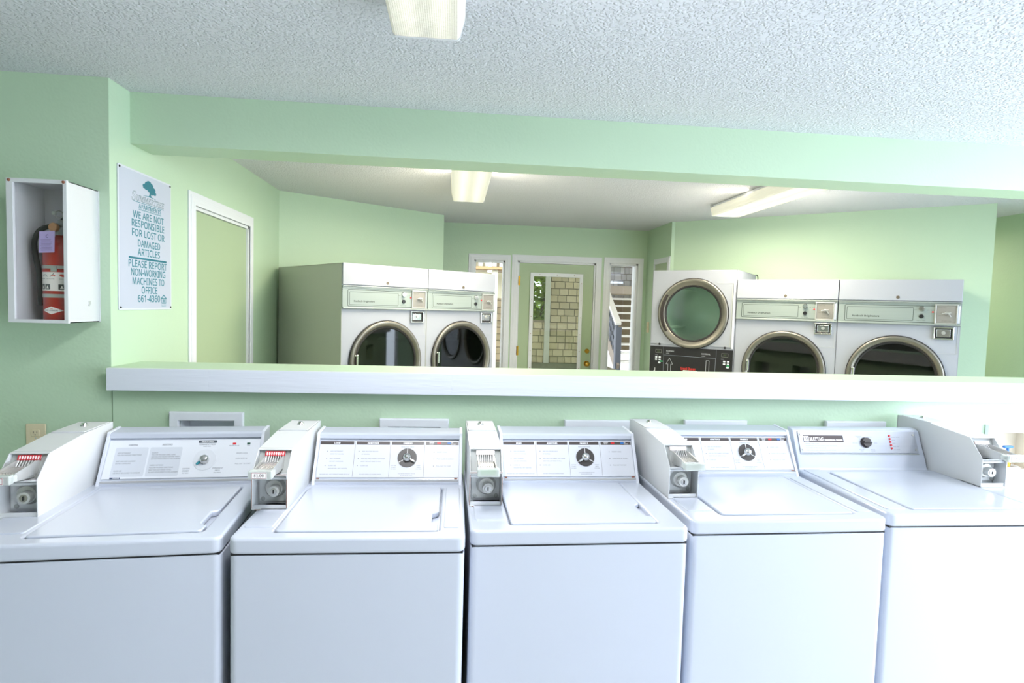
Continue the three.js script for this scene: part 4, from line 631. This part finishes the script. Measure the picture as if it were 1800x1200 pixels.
{ // shrub beyond the low wall
  const t = thing('shrub', 'yellow-green shrub seen through the left of the back door glass', 'shrub', [1.42, 0, -8.7]);
  mesh('stem', [0, 1, 2, 3].map((i) => tube([[0, 0, 0], [0.08 * (i - 1.5), 0.8, 0.05], [0.22 * (i - 1.5), 1.9, 0.1 * (i % 2)]], 0.02, 10, 6)), S({ color: 0x6e5b45, roughness: 0.9 }), t);
  const lf = []; for (let i = 0; i < 900; i++) { const s = 0.05 + 0.05 * rnd(), g = new THREE.CircleGeometry(s, 6).scale(0.55, 1, 1); lf.push(at(g, (rnd() - 0.5) * 1.1, 1.2 + rnd() * 1.05, (rnd() - 0.5) * 0.7, rnd() * 3, rnd() * 6, rnd() * 6)); }
  const f = mesh('foliage', lf, P({ color: 0x9db24a, roughness: 0.8, transmission: 0.3, thickness: 0, side: THREE.DoubleSide }), t); f.userData.kind = 'stuff';
}
{ // stair to the upper floor
  const t = thing('outdoor_stair', 'weathered white open stair with a handrail seen through the right sidelight', 'stairs', [3.41, 0, -9.4]);
  const white = S({ color: 0xe9e4d8, roughness: 0.7 }), wood = S({ color: 0x8d7f70, roughness: 0.8 }), rail = S({ color: 0x54575e, roughness: 0.7 });
  const rise = 0.168, run = 0.25, n = 9, y0 = 0.5;
  for (let i = 0; i < n; i++) mesh('tread', bx(1.3, 0.045, 0.27, 0.65, y0 + i * rise, -i * run - 0.1, 0.004), white, t);
  for (const x of [0.0, 1.3]) mesh('stringer', at(bx(0.05, 0.24, n * run * 1.26), x, y0 + n * rise / 2 - 0.12, -n * run / 2, Math.atan2(rise, run)), wood, t);
  mesh('landing', bx(1.5, 0.2, 0.9, 0.65, y0 + n * rise + 0.06, -n * run - 0.5, 0.004), S({ color: 0xb5a896, roughness: 0.8 }), t);
  const ang = Math.atan2(rise, run), L = n * run / Math.cos(ang);
  mesh('handrail', at(bx(0.12, 0.06, L), 0, y0 + 0.78 + n * rise / 2, -n * run / 2, ang), white, t, 'white handrail');
  mesh('newel_post', bx(0.12, 1.22, 0.12, 0, 0.61, 0.0, 0.004), rail, t, 'blue-grey post');
  for (let i = 0; i < 2 * n; i++) mesh('baluster', bx(0.045, 0.76, 0.035, 0, y0 + 0.4 + i * rise / 2, -i * run / 2 - 0.08), rail, t);
  for (const k of [0.22, 0.5, 0.78]) mesh('rail_board', at(bx(0.03, 0.1, L), 0, y0 + k * 0.75 + n * rise / 2 + 0.04, -n * run / 2, ang), rail, t);
}
{ // balcony over the left sidelight
  const t = thing('balcony', 'pale balcony with white balusters seen through the left sidelight', 'balcony', [0.2, 2.13, -6.4]);
  mesh('deck_beam', bx(1.6, 0.035, 0.3, 0, 0.0175, 0), S({ color: 0xb88d5e, roughness: 0.7 }), t, 'brown wooden beam');
  for (let i = 0; i < 12; i++) mesh('baluster', bx(0.06, 0.5, 0.04, -0.55 + i * 0.105, 0.29, 0.1, 0.003), S({ color: 0xefeada, roughness: 0.6 }), t);
  mesh('post', bx(0.09, 2.13, 0.09, 0.41, -1.065, 0, 0.004), S({ color: 0xd9d3bd, roughness: 0.6 }), t);
  mesh('back_board', bx(1.6, 0.4, 0.04, -0.2, -0.22, -0.4), S({ color: 0xb5ad8f, roughness: 0.7 }), t);
}
struct('wall_outside_far', [bx(6, 4.4, 0.2, -2.4, 2.2, -8.3)], S({ color: 0x9a9077, roughness: 0.9 }));

for (const o of scene.children) o.traverse((m) => { if (m.isMesh) m.castShadow = m.receiveShadow = true; if (m.isLight && 'castShadow' in m && !m.isRectAreaLight) m.castShadow = true; });
renderer.render(scene, camera);
